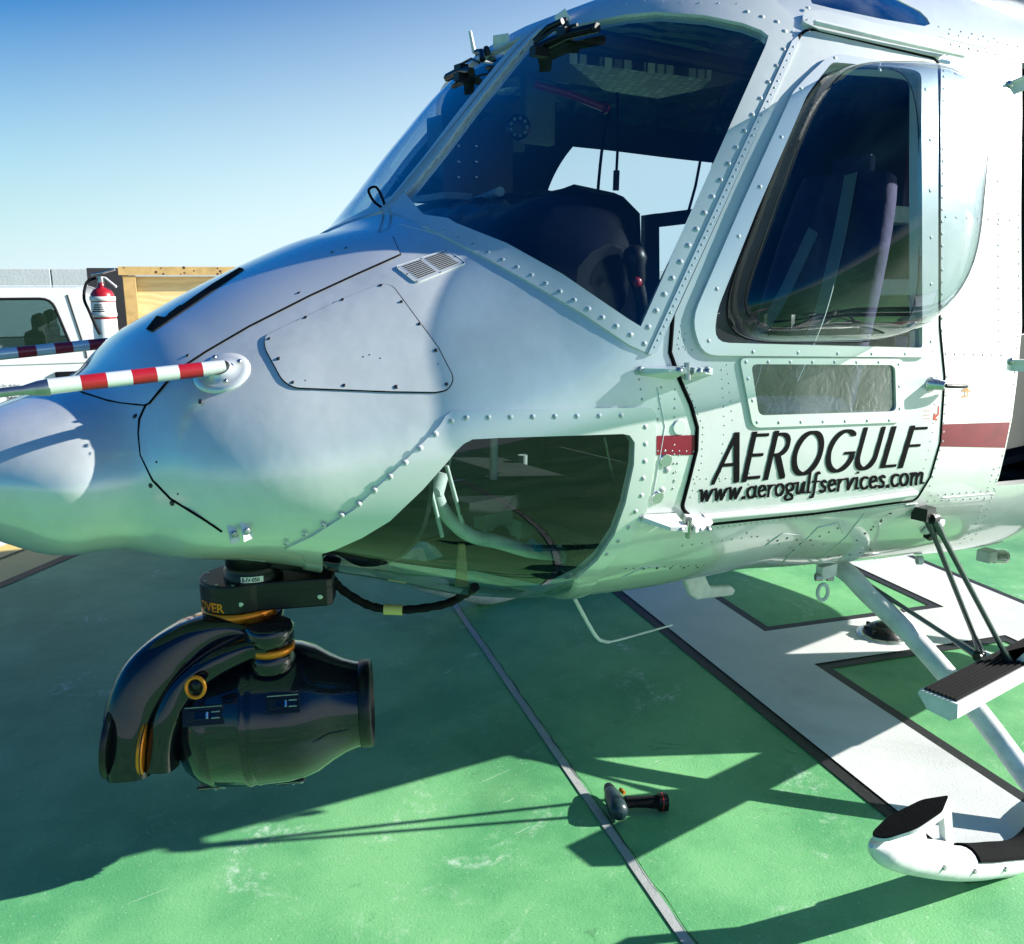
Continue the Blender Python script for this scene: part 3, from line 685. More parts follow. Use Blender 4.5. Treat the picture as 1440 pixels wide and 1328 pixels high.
txt = MB(); q = [np.array(p, float) for p in ((1016, 608.5), (1302, 597.5), (1284, 656), (1001, 681))]
s0 = .024
adv = sum(CAPS[c][0]+.085 for c in 'AEROGULF')-.085; x = 0; sg = []
for c in 'AEROGULF':
    wd, st, ws = CAPS[c]
    for line, w_ in zip(st, ws):
        for p, r in zip(line[:-1], line[1:]): sg.append((((x+p[0])/adv, .03+.94*p[1]), ((x+r[0])/adv, .03+.94*r[1]), w_/adv*1.0, .065))
    x += wd+.085
nib(txt, sg, q, 0, 0, .0042, ink)
# italic roman lower case, x-height .5
LC = {'w': (.66, [[(.02, .48), (.10, .5), (.16, .02), (.32, .46), (.38, .02), (.60, .48)]]), 'a': (.50, [arc(.22, .23, .18, .23, 20, 340, 14), [(.40, .48), (.36, .06), (.46, .04)]]),
 'e': (.42, [[(.06, .24), (.34, .30)]+arc(.21, .28, .14, .20, 0, 180, 8)+arc(.22, .24, .16, .23, 170, 320, 8)]), 'r': (.38, [[(.03, .46), (.11, .46), (.08, .0)], [(.10, .30), (.20, .46), (.33, .46)]]),
 'o': (.46, [arc(.21, .24, .17, .24, 0, 360, 16)]), 'g': (.48, [arc(.22, .32, .16, .16, 0, 360, 12), [(.36, .44), (.46, .47)], [(.16, .16), (.12, .08), (.30, .02)]+arc(.20, -.10, .17, .11, 60, -230, 12)]),
 'u': (.50, [[(.03, .46), (.10, .48), (.08, .10), (.14, .02), (.24, .06), (.38, .48)], [(.40, .48), (.36, .04), (.46, .05)]]), 'l': (.26, [[(.06, .82), (.13, .84), (.09, .03), (.18, .04)]]),
 'f': (.34, [[(.30, .78), (.24, .84), (.17, .74), (.10, .0), (.06, -.16), (-.04, -.18)], [(.02, .46), (.30, .46)]]), 's': (.38, [[(.30, .40), (.20, .48), (.09, .40), (.13, .29), (.27, .19), (.27, .06), (.14, .0), (.04, .08)]]),
 'v': (.44, [[(.02, .48), (.10, .48), (.16, .02), (.38, .48)]]), 'i': (.26, [[(.03, .46), (.11, .48), (.08, .03), (.18, .05)], [(.11, .68), (.13, .69)]]),
 'c': (.40, [arc(.21, .24, .17, .24, 50, 320, 12)]), 'm': (.74, [[(.03, .46), (.11, .48), (.08, 0)], [(.10, .32), (.24, .48), (.34, .42), (.31, 0)], [(.33, .32), (.48, .48), (.58, .42), (.54, .04), (.64, .05)]]), '.': (.22, [[(.08, .03), (.10, .03)]])}
tx = 'www.aerogulfservices.com'; adv = sum(LC[c][0] for c in tx); x = 0; sg = []
for c in tx:
    wd, st = LC[c]
    for line in st:
        for p, r in zip(line[:-1], line[1:]):
            sg.append((((x+p[0])/adv, .2+.8*p[1]), ((x+r[0])/adv, .2+.8*r[1]), (.115 if c != '.' else .16)/adv, .055 if c != '.' else .11))
    x += wd
q = [np.array(p, float) for p in ((984, 672), (1302, 645), (1299, 688.5), (980, 713.5))]
nib(txt, sg, q, 0, 0, .0043, ink)
txt.build('lettering', door_near)
ar = MB()   # small handle-direction marks
def mark(quad, segs, mat): nib(ar, [(a, b, .12, .10) for l in segs for a, b in zip(l[:-1], l[1:])], [np.array(p, float) for p in quad], 0, 0, .0035, mat)
mark([(1309, 572), (1321, 572), (1321, 592), (1309, 592)], [[(.8, 1), (.75, .5), (.2, .15)], [(.2, .15), (.6, .1)], [(.2, .15), (.35, .5)]], redink)
for k, yy in enumerate((576, 582, 587)): nib(ar, [((.05, .5), (.95, .5), .02, .35)], [np.array(p, float) for p in ((1297, yy), (1307, yy), (1307, yy+3), (1297, yy+3))], 0, 0, .0035, principled('pink_lettering', (.6, .3, .3), .6))
ar.build('handle_instruction_mark', heli); ar = MB()
mark([(1350, 545), (1363, 545), (1363, 560), (1350, 560)], [[(.1, .1), (.7, .2), (.6, .9)], [(.6, .9), (.2, .6)], [(.6, .9), (.95, .6)]], principled('orange_lettering', (.55, .2, .02), .5))
for k, yy in enumerate((537, 541)): nib(ar, [((.05, .5), (.95, .5), .02, .35)], [np.array(p, float) for p in ((1350, yy), (1362, yy), (1362, yy+2.5), (1350, yy+2.5))], 0, 0, .0035, principled('pink_lettering', (.6, .3, .3), .6))
ar.build('handle_instruction_mark', heli)
# ------------------------------------------------------------ cockpit interior (parts of the helicopter)
def topz(x, y):
    a = float(sax(x)); b = np.linspace(0, .5, 120); P = S(np.full(120, a), b); return float(np.interp(abs(y), -P[:, 1] if P[-1, 1] < 0 else P[:, 1], P[:, 2]))
hd = MB(); prof = [(1.40, 1.70), (1.42, 1.90), (1.55, 1.985), (1.72, 2.03), (1.90, 2.02), (1.985, 1.97), (1.99, 1.90), (1.93, 1.86), (1.90, 1.70), (1.80, 1.55), (1.5, 1.5)]
ys = np.linspace(-.66, .60, 26); V = []; F = []
for i, y in enumerate(ys):
    e = min(1, (i+.6)/3.0, (len(ys)-i-.4)/3.0); e = math.sqrt(e)
    for (x, z) in prof:
        xx = 1.62+(x-1.72)*.82*e; zz = 1.70+(z-1.72)*e*.93; zz = min(zz, topz(max(xx, 1.36), y)-.05)+.006*math.sin(y*40+x*9); V.append((xx, y, zz))
k = len(prof)
for i in range(len(ys)-1):
    for q in range(k): r = (q+1) % k; F.append((i*k+q, i*k+r, (i+1)*k+r, (i+1)*k+q))
hd.add(V, F, hood, True); hd.add(V[:k], [tuple(range(k))], hood, False); hd.add(V[-k:], [tuple(range(k))[::-1]], hood, False)
H = hd.build('instrument_hood', heli)
rl = MB(); rl.tube([(1.52, -.3, 1.985), (1.66, -.05, 2.0), (1.76, .2, 2.0)], .014, grey_in, 8); rl.box((1.60, .15, 2.0), (.10, .22, .02), grey_in); rl.build('hood_rail', H)
pn = MB(); pn.box((1.76, -.36, 1.58), (.24, .34, .46), hood)
for j in range(3):
    for i in range(2): pn.lathe((1.885, -.45+.16*i, 1.45+.13*j), (1, 0, 0), [(0, .05), (.006, .05), (.007, .04)], blk, 18)
pn.build('instrument_panel', heli, bevel=.08)
cn = MB(); cn.box((2.15, 0, 1.30), (.75, .34, .42), satin); cn.box((2.15, 0, 1.515), (.6, .28, .012), grey_in); cn.build('centre_console', heli, bevel=.02)
bm_ = MB(); bm_.tube(line3(px([(800, 392), (830, 408)], closed=False), -.03), .012, white_s, 8)
hl_ = MB(); lo_ = [(float(sax(x)), b) for x, b in ((2.02, .0), (2.02, .12), (2.1, .2), (2.3, .25), (2.5, .27), (4.6, .27), (4.6, 0))]
patch(hl_, lo_+[(a, -b) for a, b in lo_[-2:0:-1]], [roof_uv, mir(roof_uv)], lin, off=-.035, grid=.06); hl_.build('headliner', heli)
eb = MB(); eb.box(on(662, 232, 1, .72), (.34, .12, .34), satin)
for k in range(6): dome(eb, on(645+25*(k % 2), 205+22*(k//2), 1, .655), (0, -1, 0), .008, alu)
eb.build('equipment_box', heli, bevel=.02)
hb = MB(); hb.sweep([on(560, 265, 1, .85), on(600, 262, 1, .8), on(640, 280, 1, .75)], lambda i, t: [(.10*math.cos(k), .05*math.sin(k)) for k in np.linspace(0, 2*math.pi, 14, False)], hood); hb.build('door_pocket', heli)
fl = MB(); fl.box((3.3, 0, 1.03), (3.5, 1.66, .03), dark)
def bulk(mb, x, z0, z1, mat, k=.93):
    P = S(np.full(80, float(sax(x))), np.linspace(-1, 1, 80)); P[:, 1] *= k; P[:, 2] = np.clip(1.35+(P[:, 2]-1.35)*k, z0, z1)
    mb.prism([p for p in P], (.012, 0, 0), mat)
bulk(fl, 1.0, .98, 1.80, dark); fl.build('cabin_floor', heli)
def seat(y):
    s_ = MB()
    bk_ = [(2.62, 1.28), (2.70, 1.55), (2.79, 1.85), (2.86, 2.08)]
    s_.sweep([(x, y, z) for x, z in spline(bk_, 5)], lambda i, t: [(.23*(1-.25*t**3)*math.copysign(abs(math.cos(k))**.5, math.cos(k)), .055*math.copysign(abs(math.sin(k))**.6, math.sin(k))) for k in np.linspace(0, 2*math.pi, 24, False)], blue_in)
    o = s_.build('seat', heli)
    c = MB(); c.box((2.42, y, 1.30), (.46, .46, .12), blue_in); c.box((2.42, y, 1.14), (.34, .36, .20), dark); c.build('seat_cushion', o, bevel=.04)
    h_ = MB(); d0 = [(2.80, y-.02, 2.09), (2.70, y-.03, 1.86), (2.56, y-.05, 1.62), (2.36, y-.08, 1.42)]
    for dy, ex in ((-.03, 0), (.045, .03)):
        p = spline([(x+ex, yy+dy*(1+k*.9), z) for k, (x, yy, z) in enumerate(d0)], 6)
        h_.sweep(p, lambda i, t: [(-.024, -.002), (.024, -.002), (.024, .002), (-.024, .002)], strap, smooth=False)
    h_.sweep(spline([(2.50, y+.06, 1.56), (2.47, y+.07, 1.45), (2.46, y+.07, 1.36)], 5), lambda i, t: [(-.02, -.002), (.02, -.002), (.02, .002), (-.02, .002)], strap, smooth=False)
    h_.sweep(spline([(2.40, y-.02, 1.50), (2.33, y-.05, 1.40), (2.28, y-.04, 1.36)], 5), lambda i, t: [(-.022, -.002), (.022, -.002), (.022, .002), (-.022, .002)], strap, smooth=False)
    for dy in (-.11, -.0): h_.box((2.475, y+dy+.02, 1.60), (.018, .012, .05), alu)
    h_.build('harness', o)
    k = MB(); k.box((2.885, y, 2.12), (.03, .15, .07), blue_in); k.tube([(2.88, y-.07, 2.15), (2.88, y+.07, 2.15)], .008, alu, 8); k.build('harness_guide', o, bevel=.01)
seat(-.52)
ck = principled('perforated_panel', (.5, .55, .5), .5)
def perf():
    t = ck.node_tree; b = t.nodes['Principled BSDF']; tc = t.nodes['Texture Coordinate']; br = t.nodes.new('ShaderNodeTexBrick')
    br.inputs['Color1'].default_value = (.55, .6, .52, 1); br.inputs['Color2'].default_value = (.10, .12, .11, 1); br.inputs['Mortar'].default_value = (.008, .01, .01, 1); br.inputs['Scale'].default_value = 26
    br.inputs['Mortar Size'].default_value = .12; br.inputs['Brick Width'].default_value = 1; br.inputs['Row Height'].default_value = .8; br.offset = .5
    t.links.new(tc.outputs['Object'], br.inputs['Vector']); t.links.new(br.outputs['Color'], b.inputs['Base Color'])
perf()
oc = MB(); q = [on(800, 88, 2, 2.44), on(1000, 112, 2, 2.44), on(985, 126, 2, 2.44), on(925, 139, 2, 2.44), on(850, 128, 2, 2.44)]
oc.prism(q, (0, 0, .05), ck)
oc.build('overhead_circuit_panel', heli)
o2 = MB(); o2.box((2.35, .12, 2.50), (.95, .5, .06), dark); o2.build('overhead_console', heli, bevel=.02)
rb = MB(); rb.tube([on(752, 119, 1, .15), on(800, 132, 1, .1), on(850, 152, 1, 0)], .013, red, 10); dome(rb, on(850, 152, 1, 0), (1, 0, 0), .02, red, 1); rb.build('rotor_brake_lever', heli)
cb = MB(); cb.tube(spline([on(868, 130, 1, -.05), on(869, 190, 1, -.05), on(867, 240, 1, -.05)], 5), .005, seal, 6); cb.tube([on(867, 240, 1, -.05), on(866, 268, 1, -.05)], .011, blk, 8); cb.build('headset_cord', heli)
cb = MB(); cb.tube(spline([on(858, 150, 1, .2), on(846, 215, 1, .2), on(839, 300, 1, .2), on(842, 340, 1, .2)], 5), .006, seal, 6); cb.build('headset_cord', heli)
cb = MB(); cb.tube(spline([on(1020, 120, 1, -.5), on(1010, 150, 1, -.5), on(1018, 185, 1, -.5)], 5), .003, seal, 6); cb.build('headset_cord', heli)
df = MB()
df.prism([on(907, 303, 1, 1.06), on(927, 300, 1, 1.06), on(928, 445, 1, 1.06), on(906, 445, 1, 1.06)], (0, .03, 0), blue_in if 0 else dark); df.prism([on(907, 303, 1, 1.055), on(992, 292, 1, 1.055), on(992, 312, 1, 1.055), on(925, 320, 1, 1.055)], (0, .03, 0), dark)
df.tube([on(985, 225, 1, 1.0), on(978, 262, 1, 1.0), on(968, 298, 1, 1.0)], .008, seal, 6); df.build('cabin_seat_frame', heli)
st = MB(); st.tube(spline([on(906, 470, 1, -.7), on(903, 430, 1, -.7), on(897, 400, 1, -.7)], 5), .018, blk, 10); st.lathe(on(897, 404, 1, -.7), on(893, 368, 1, -.7)-on(897, 404, 1, -.7), [(0, .016), (.02, .024), (.05, .026), (.075, .034), (.10, .026), (.11, .01)], blk, 12)
dome(st, on(896, 397, 1, -.73), (-.3, -1, 0), .014, red, .7); st.build('cyclic_stick', heli)
gy = MB(); gy.lathe(on(728, 180, 1, .3), (-.5, -1, 0), [(0, .044), (.012, .047), (.024, .044), (.025, .01)], satin, 24)
for k in range(9): gy.lathe(on(728, 180, 1, .3)+np.array([0, 0, 1])*.030*math.sin(k*.698)+np.array([.89, -.45, 0])*.030*math.cos(k*.698)+nrm([-.5, -1, 0])*.024, (-.5, -1, 0), [(0, .007), (.002, .006)], grey_in, 8)
gy.build('ventilation_fan', heli)
bx = MB(); bx.box(on(756, 158, 1, .7), (.16, .05, .26), grey_in); bx.build('cabin_wall_box', heli, bevel=.01); bx = MB(); bx.box(on(700, 160, 1, .9), (.28, .04, .30), grey_in); bx.build('cabin_wall_box', heli, bevel=.01)
sh = MB(); sh.box(on(1243, 303, 1, -.15), (.36, .16, .07), white_s); sh.build('cabin_rack_bar', heli, bevel=.006)
sh = MB(); sh.box(on(1236, 404, 1, -.15), (.44, .16, .07), white_s); sh.build('cabin_rack_bar', heli, bevel=.006)
tg = MB(); tg.sweep(spline([on(1218, 325, 1, -.2), on(1210, 355, 1, -.2), on(1206, 385, 1, -.2)], 4), lambda i, t: [(-.022, -.002), (.022, -.002), (.022, .002), (-.022, .002)], white_s, smooth=False); tg.build('pale_strip', heli); tg = MB()  # white strip standing in for daylight through a gap in the cabin
tg.sweep(spline([on(1216, 432, 1, -.2), on(1221, 455, 1, -.2), on(1222, 480, 1, -.2)], 4), lambda i, t: [(-.02, -.002), (.02, -.002), (.02, .002), (-.02, .002)], white_s, smooth=False); tg.build('pale_strip', heli)
ex = MB(); ex.lathe(on(1282, 270, 1, -.1), (0, 0, -1), [(-.40, .01), (-.38, .035), (.10, .035)], principled('dark_red', (.10, .008, .015), .4), 16); ex.build('fire_bottle', heli)
bh = MB(); bh.box((4.5, -.2, 1.8), (.05, 2.1, 1.6), dark); bh.build('cabin_bulkhead', heli)
bs = MB(); bs.box((3.35, -.75, 1.34), (.42, .42, .42), satin)
for k in range(12): bs.box((3.135, -.76, 1.20+.028*k), (.012, .26, .012), grey_in)
bs.box((3.125, -.62, 1.5), (.008, .05, .06), alu); bs.build('cabin_equipment_rack', heli, bevel=.02)
# chin bubble contents
pp = MB(); pp.tube(spline([on(617, 668, 1, -.45), on(612, 690, 1, -.45), on(626, 722, 1, -.45), on(660, 752, 1, -.45), on(700, 762, 1, -.45), on(745, 775, 1, -.45), on(790, 780, 1, -.45)], 6), .021, white_s, 14)
pp.tube([on(618, 664, 1, -.45), on(610, 694, 1, -.45)], .027, white_s, 14); pp.tube([on(788, 780, 1, -.45), on(815, 775, 1, -.45)], .030, alu, 14); pp.build('air_duct', heli)
bb = MB(); bb.tube([on(746, 768, 1, -.45), on(757, 772, 1, -.45)], .0225, blue_l, 14); bb.build('duct_band', heli)
pr = MB()
for (x, y0, y1, yy, r) in ((695, 616, 705, -.35, .012), (735, 640, 760, -.2, .016)): pr.tube([on(x, y0, 1, yy), on(x-2, y1, 1, yy)], r, white_s if x < 700 else grey_in, 10); pr.build('pedal_rod', heli); pr = MB()
for (x, y, yy) in ((690, 718, -.35), (738, 730, -.2)):
    pr.box(on(x, y, 1, yy), (.10, .09, .10), grey_in); pr.lathe(on(x, y+30, 1, yy), (0, -1, 0), [(-.06, .03), (.06, .03)], dark, 12); pr.build('pedal_assembly', heli, bevel=.004); pr = MB()
for pl, r, m_, yy in (([(632, 678), (700, 672), (780, 680), (880, 668)], .006, alu, -.3), ([(640, 690), (720, 700), (800, 692), (880, 700)], .010, blk, -.4), ([(565, 770), (620, 700), (634, 640)], .005, steel, -.35), ([(628, 655), (650, 735)], .006, white_s, -.5), ([(606, 690), (622, 755)], .006, white_s, -.5),
    ([(850, 615), (860, 660), (872, 700)], .003, alu, -.6), ([(540, 735), (580, 728), (588, 700)], .005, alu, -.3), ([(530, 760), (560, 745), (600, 760), (650, 735)], .006, blk, -.2), ([(758, 720), (800, 732), (850, 728)], .008, grey_in, -.3), ([(560, 700), (575, 740), (620, 770)], .008, blk, -.1)):
    w_ = MB(); w_.tube(spline([on(x, y, 1, yy) for x, y in pl], 5), r, m_, 8); w_.build('control_line', heli)
for (x, y, sx_, yy) in ((742, 688, .09, -.45), (772, 692, .10, -.42)):
    w_ = MB(); w_.box(on(x, y, 1, yy), (sx_, .03, .035), white_s); w_.build('cable_clamp', heli, bevel=.006)
w_ = MB(); w_.box((1.22, 0, 1.08), (.2, .9, .05), dark); w_.box((1.45, -.05, 1.14), (.42, 1.0, .04), dark); bulk(w_, 1.80, .8, 1.2, dark, .95); w_.build('cockpit_floor_beam', heli, bevel=.01)
w_ = MB(); w_.prism([on(647, 765, 1, -.42), on(654, 765, 1, -.42), on(659, 826, 1, -.42), on(642, 826, 1, -.42)], (0, .01, 0), tan); w_.build('tape_strip', heli)

# wipers, roof fittings --------------------------------------------------------
def sp(x, y, o): u = px1(x, y); return S(*u)+SN(np.array([u[0]]), np.array([u[1]]))[0]*o
def wiper(M):
    w = MB(); w.prism([M(sp(783, 36, .0)), M(sp(804, 32, .0)), M(sp(802, 30, .035)), M(sp(784, 34, .02))], (0, 0, .006), white_s); w.lathe(M(sp(796, 40, .0)), M(np.array([-.3, 0, 1])), [(0, .012), (.022, .011), (.03, .006)], satin, 14)
    o = w.build('wiper', heli, bevel=.004)
    a = MB(); a.tube([M(sp(798, 43, .03)), M(sp(778, 52, .03)), M(sp(757, 67, .02))], .010, satin, 8)
    a.tube([M(sp(818, 47, .028)), M(sp(785, 55, .03)), M(sp(756, 70, .02))], .0045, satin, 8); a.build('wiper_arm', o)
    b = MB(); b.tube([M(sp(844, 46, .016)), M(sp(800, 56, .016)), M(sp(754, 78, .016))], .014, blk, 6); b.tube([M(sp(836, 50, .022)), M(sp(800, 58, .022)), M(sp(760, 76, .022))], .005, blk, 6); b.box(M(sp(800, 55, .022)), (.035, .04, .02), blk); b.box(M(sp(762, 80, .015)), (.05, .03, .025), blk); b.build('wiper_blade', o)
wiper(lambda p: np.array(p)); wiper(lambda p: np.array([p[0], -p[1], p[2]]))
an = MB(); P0 = np.array([1.83, .28, 2.47]); an.tube([on(667, 75, 1, .35), on(661, 44, 1, .35)], [.008, .006], white_s, 8); an.build('temperature_probe', heli)
lp = MB(); lp.tube(spline([sp(538, 293, .0)]+[sp(538, 293, .0)+np.array(k) for k in ((-.03, 0, .02), (-.045, 0, .05), (-.02, 0, .06), (.0, 0, .03), (.01, 0, .0))], 5), .004, seal, 6); lp.build('wire_loop', heli)
# engine cowling ahead of the mast and rotor mast
cw = MB(); cw.sweep([(3.1, 0, 2.80), (3.3, 0, 2.95), (3.7, 0, 3.12), (4.3, 0, 3.25), (5.2, 0, 3.28)], lambda i, t: [((.30, .46, .60, .68, .70)[i]*math.cos(k), (.05, .14, .24, .32, .34)[i]*math.copysign(abs(math.sin(k))**.8, math.sin(k))) for k in np.linspace(0, 2*math.pi, 28, False)], principled('blue_grey_cowl', (.09, .13, .24), .3, coat=.6)); cw.build('engine_cowling', heli)

# pitot tubes ------------------------------------------------------------------
def pitot(M):
    u = px1(312, 524); N = SN(np.array([u[0]]), np.array([u[1]]))[0]; p = S(*u); t = on(68, 545, 1, p[1]+.02); d = nrm(t-(p+N*.014)); b0 = p+N*.016+d*(-.012); L = np.linalg.norm(t-b0)
    w = MB(); ring = lambda r, o: [M(p+N*o+nrm(np.cross(N, [0, 0, 1]))*math.cos(k)*r*1.15+np.cross(N, nrm(np.cross(N, [0, 0, 1])))*math.sin(k)*r) for k in np.linspace(0, 2*math.pi, 28, False)]
    rr = [ring(.060, -.014), ring(.058, .002), ring(.044, .004), ring(.030, .006), ring(.022, .016)]
    w.add(sum(rr, []), [(i*28+k, i*28+(k+1) % 28, (i+1)*28+(k+1) % 28, (i+1)*28+k) for i in range(4) for k in range(28)], white_g)
    for k in range(4): dome(w, M(p+N*.012+nrm(np.cross(N, [0, 0, 1]))*math.cos(k*1.57+.6)*.047+np.cross(N, nrm(np.cross(N, [0, 0, 1])))*math.sin(k*1.57+.6)*.042), M(N), .006, steel, .6)
    cuts = [0, .14, .28, .41, .55, .69, .83, 1.0]
    for k in range(7): w.tube([M(b0+d*L*cuts[k]), M(b0+d*L*(cuts[k+1]))], .0165, red if k % 2 and k < 6 else white_g, 16, caps=(k in (0, 6)))
    o = w.build('pitot_tube', heli)
    n = MB(); n.tube([M(t-d*.002), M(t+d*.018), M(t+d*.045), M(t+d*.28)], [.0175, .016, .0095, .009], steel, 14); n.build('pitot_tip', o)
pitot(lambda p: np.array(p)); pitot(lambda p: np.array([p[0], -p[1], p[2]]))

# landing skids ------------------------------------------------------------------
YS = -1.43
def skid(M):
    c = [on(1233, 1192, 1, YS), on(1290, 1206, 1, YS), on(1340, 1214, 1, YS), on(1390, 1212, 1, YS), on(1445, 1199, 1, YS)]
    c += [np.array([3.0, YS, .048]), np.array([3.6, YS, .045]), np.array([5.6, YS, .045])]
    path = spline(c, 8); n = len(path); w = MB(); R0 = .050
    rr = [R0*math.sqrt(max(.02, 1-(1-min(1, (i+.6)/6))**2))*.93 for i in range(n)]
    p0 = path[0]-nrm(path[1]-path[0])*.03
    w.tube([M(p) for p in [p0]+path], [.006]+rr, white_s, 20)
    o = w.build('landing_skid', heli)
    # toe step pad with its web
    t = MB(); zt_ = c[0][2]+.075
    pad_px = rnd([(1222, 1176), (1248, 1150), (1296, 1126), (1334, 1120), (1325, 1142), (1290, 1166), (1246, 1180)], [14, 10, 8, 4, 4, 10, 10])
    pad = []
    for x, y in pad_px: d = ray(x, y); zz = c[0][2]+.035+.055*(x-1222)/112; k = (zz-CAM[2])/d[2]; pad.append(CAM+d*k)
    t.prism([M(p-np.array([0, 0, .010])) for p in pad], (0, 0, .009), white_s); t.prism([M(p+np.array([0, 0, .0005])) for p in pad], (0, 0, .003), grip)
    q = [pad_px.index(min(pad_px, key=lambda v: abs(v[0]-a)+abs(v[1]-b))) if 0 else 0 for a, b in ((0, 0),)]
    cxy = np.mean(pad, 0)
    lowp = lambda x, y: on(x, y, 1, YS)
    outer = [pad[0]*0+on(1258, 1172, 1, YS), on(1320, 1132, 1, YS), on(1333, 1125, 1, YS), on(1337, 1196, 1, YS), on(1310, 1198, 1, YS), on(1278, 1194, 1, YS)]
    inner = [on(1297, 1170, 1, YS), on(1313, 1155, 1, YS), on(1323, 1148, 1, YS), on(1326, 1181, 1, YS), on(1315, 1183, 1, YS), on(1300, 1181, 1, YS)]
    V = []; dy = np.array([0, .009, 0])
    for s_ in (-1, 1):
        for q_ in (outer, inner): V += [M(p+dy*s_) for p in q_]
    F = []
    for k in range(6):
        r = (k+1) % 6; F += [(k, r, 6+r, 6+k), (12+k, 18+k, 18+r, 12+r), (k, 12+k, 12+r, r), (6+k, 6+r, 18+r, 18+k)]
    t.add(V, F, white_s, False); t.build('toe_step', o)
    g = MB(); gp = [p for p in path[18:]][:40]
    g.sweep([M(p) for p in gp], lambda i, t_: [((R0+.002)*1.04*math.cos(k), (R0+.002)*1.04*math.sin(k)) for k in np.linspace(R_(30), R_(150), 9)]+[((R0-.004)*math.cos(k), (R0-.004)*math.sin(k)) for k in np.linspace(R_(150), R_(30), 9)], grip); g.build('grip_strip', o)
    for i in (10, 17, 24): s2 = MB(); s2.lathe(M(path[i]+np.array([0, -R0*.98, .004])), M(np.array([0, -1, .15])) , [(-.004, .008), (.003, .007)], steel, 8); s2.build('skid_bolt', o)
    return o
near_skid = skid(lambda p: np.array(p)); far_skid = skid(lambda p: np.array([p[0], -p[1]*.93, p[2]]))
for xc, nm in ((2.9, 'front'), (4.9, 'rear')):
    half = [(xc, 0, .70), (xc, -.35, .70), (xc, -.59, .662), (xc, -.72, .59), (xc, -.92, .475), (xc, -1.15, .305), (xc, -1.33, .145), (xc, -1.42, .06)]
    pth = spline([(x, -y*.95, z) for x, y, z in half[:0:-1]]+half, 6); w = MB(); w.tube(pth, .037, white_s, 16); w.build('cross_tube', heli)
for i_ in range(1):
    pass
st = MB(); zt_ = .50; x0, x1 = 2.50, 4.05; sec = [(-1.275, zt_), (-1.155, zt_), (-1.150, zt_-.014), (-1.185, zt_-.055), (-1.255, zt_-.062), (-1.278, zt_-.045)]
st.prism([(x0, y, z) for y, z in sec], (x1-x0, 0, 0), white_s)
S_ = st.build('boarding_step', heli)
tr = MB(); tr.box(((x0+x1)/2+.004, -1.213, zt_+.002), (x1-x0-.02, .104, .004), blk)
for k in range(8): tr.box(((x0+x1)/2+.004, -1.257+.0128*k, zt_+.006), (x1-x0-.02, .006, .005), rubber)
tr.build('step_tread', S_)
br = MB(); A_, B_ = on(1380, 920, 0, 2.95), on(1424, 940, 0, 2.95)
br.prism([(2.95, -1.276, zt_), (2.95, -1.276, zt_+.075), (2.95, B_[1], B_[2]+.02), (2.95, A_[1]+.02, A_[2]+.015), (2.95, A_[1]+.02, A_[2]-.03), (2.95, -1.15, zt_-.01)], (.01, 0, 0), white_s); br.build('step_bracket', S_)
tp = px1(1293, 716); TP = S(*tp); TN = SN(np.array([tp[0]]), np.array([tp[1]]))[0]
for a, b in ((TP+TN*.03, A_), (TP+TN*.045+np.array([.02, 0, 0]), B_), (np.array([2.9, -.60, .665]), A_+np.array([-.015, 0, -.005]))):
    s_ = MB(); a = np.array(a); d = nrm(b-a); L = np.linalg.norm(b-a)
    s_.tube([a, a+d*.05, a+d*.08, b-d*.10, b-d*.06, b], [.011, .012, .0085, .0085, .013, .013], satin if 0 else principled('dark_steel_strut', (.10, .11, .12), .25, metal=.7), 12); 
    for e in (a, b): s_.lathe(e-np.array([.014, 0, 0]), (1, 0, 0), [(0, .016), (.028, .016)], satin, 12)
    s_.build('step_strut', S_)
fit = MB(); fit.box(TP+TN*.018, (.05, .05, .04), satin); fit.build('strut_fitting', heli); fit = MB(); fit.lathe(sp(1312, 740, .002), SN(*[np.array([v]) for v in px1(1312, 740)])[0], [(0, .04), (.008, .035), (.012, .02)], white_s, 16); fit.build('jacking_pad', heli); fit = MB(); fit.lathe(sp(1305, 748, .004), TN, [(0, .022), (.02, .018)], blk, 14); fit.build('rubber_stop', heli)

# belly fittings -----------------------------------------------------------------
ab = MB(); c0 = on(806, 815, 1, -.3); ab.lathe(c0+np.array([0, 0, .04]), (0, 0, -1), [(0, .045), (.03, .035), (.06, .014), (.10, .012)], white_s, 16)
ab.tube(spline([on(808, 842, 1, -.3), on(836, 892, 1, -.3), on(850, 902, 1, -.3), on(870, 900, 1, -.3), on(945, 879, 1, -.3)], 6), [.007]*8+[.006]*8+[.004]*9, white_s, 8); ab.build('whip_antenna', heli)
ab = MB(); pl = [on(956, 806, 1, -.28), on(988, 806, 1, -.28), on(996, 824, 1, -.28), on(1026, 823, 1, -.28), on(1032, 829, 1, -.28), on(1028, 837, 1, -.28), on(978, 843, 1, -.28), on(968, 836, 1, -.28)]
ab.prism([p-np.array([0, .012, 0]) for p in pl], (0, .024, 0), white_s); ab.build('blade_antenna', heli, bevel=.008)
tr = MB(); tc_ = on(1157, 833, 1, -.62); sc = 2.75/FPX
tr.tube([tc_+RT*(8.5*sc*math.cos(k))+np.array([0, 0, 1])*(14*sc*math.sin(k)) for k in np.linspace(0, 2*math.pi, 24, False)], .0075, white_s, 8, closed=True)
for dx in (-6, 10): tr.lathe(on(1157+dx, 812, 1, -.62), RT, [(-.012, .014), (.012, .014)], steel, 12)
tr.box(on(1162, 803, 1, -.62), (.09, .03, .05), white_s); tr.build('tie_down_ring', heli, bevel=.003)
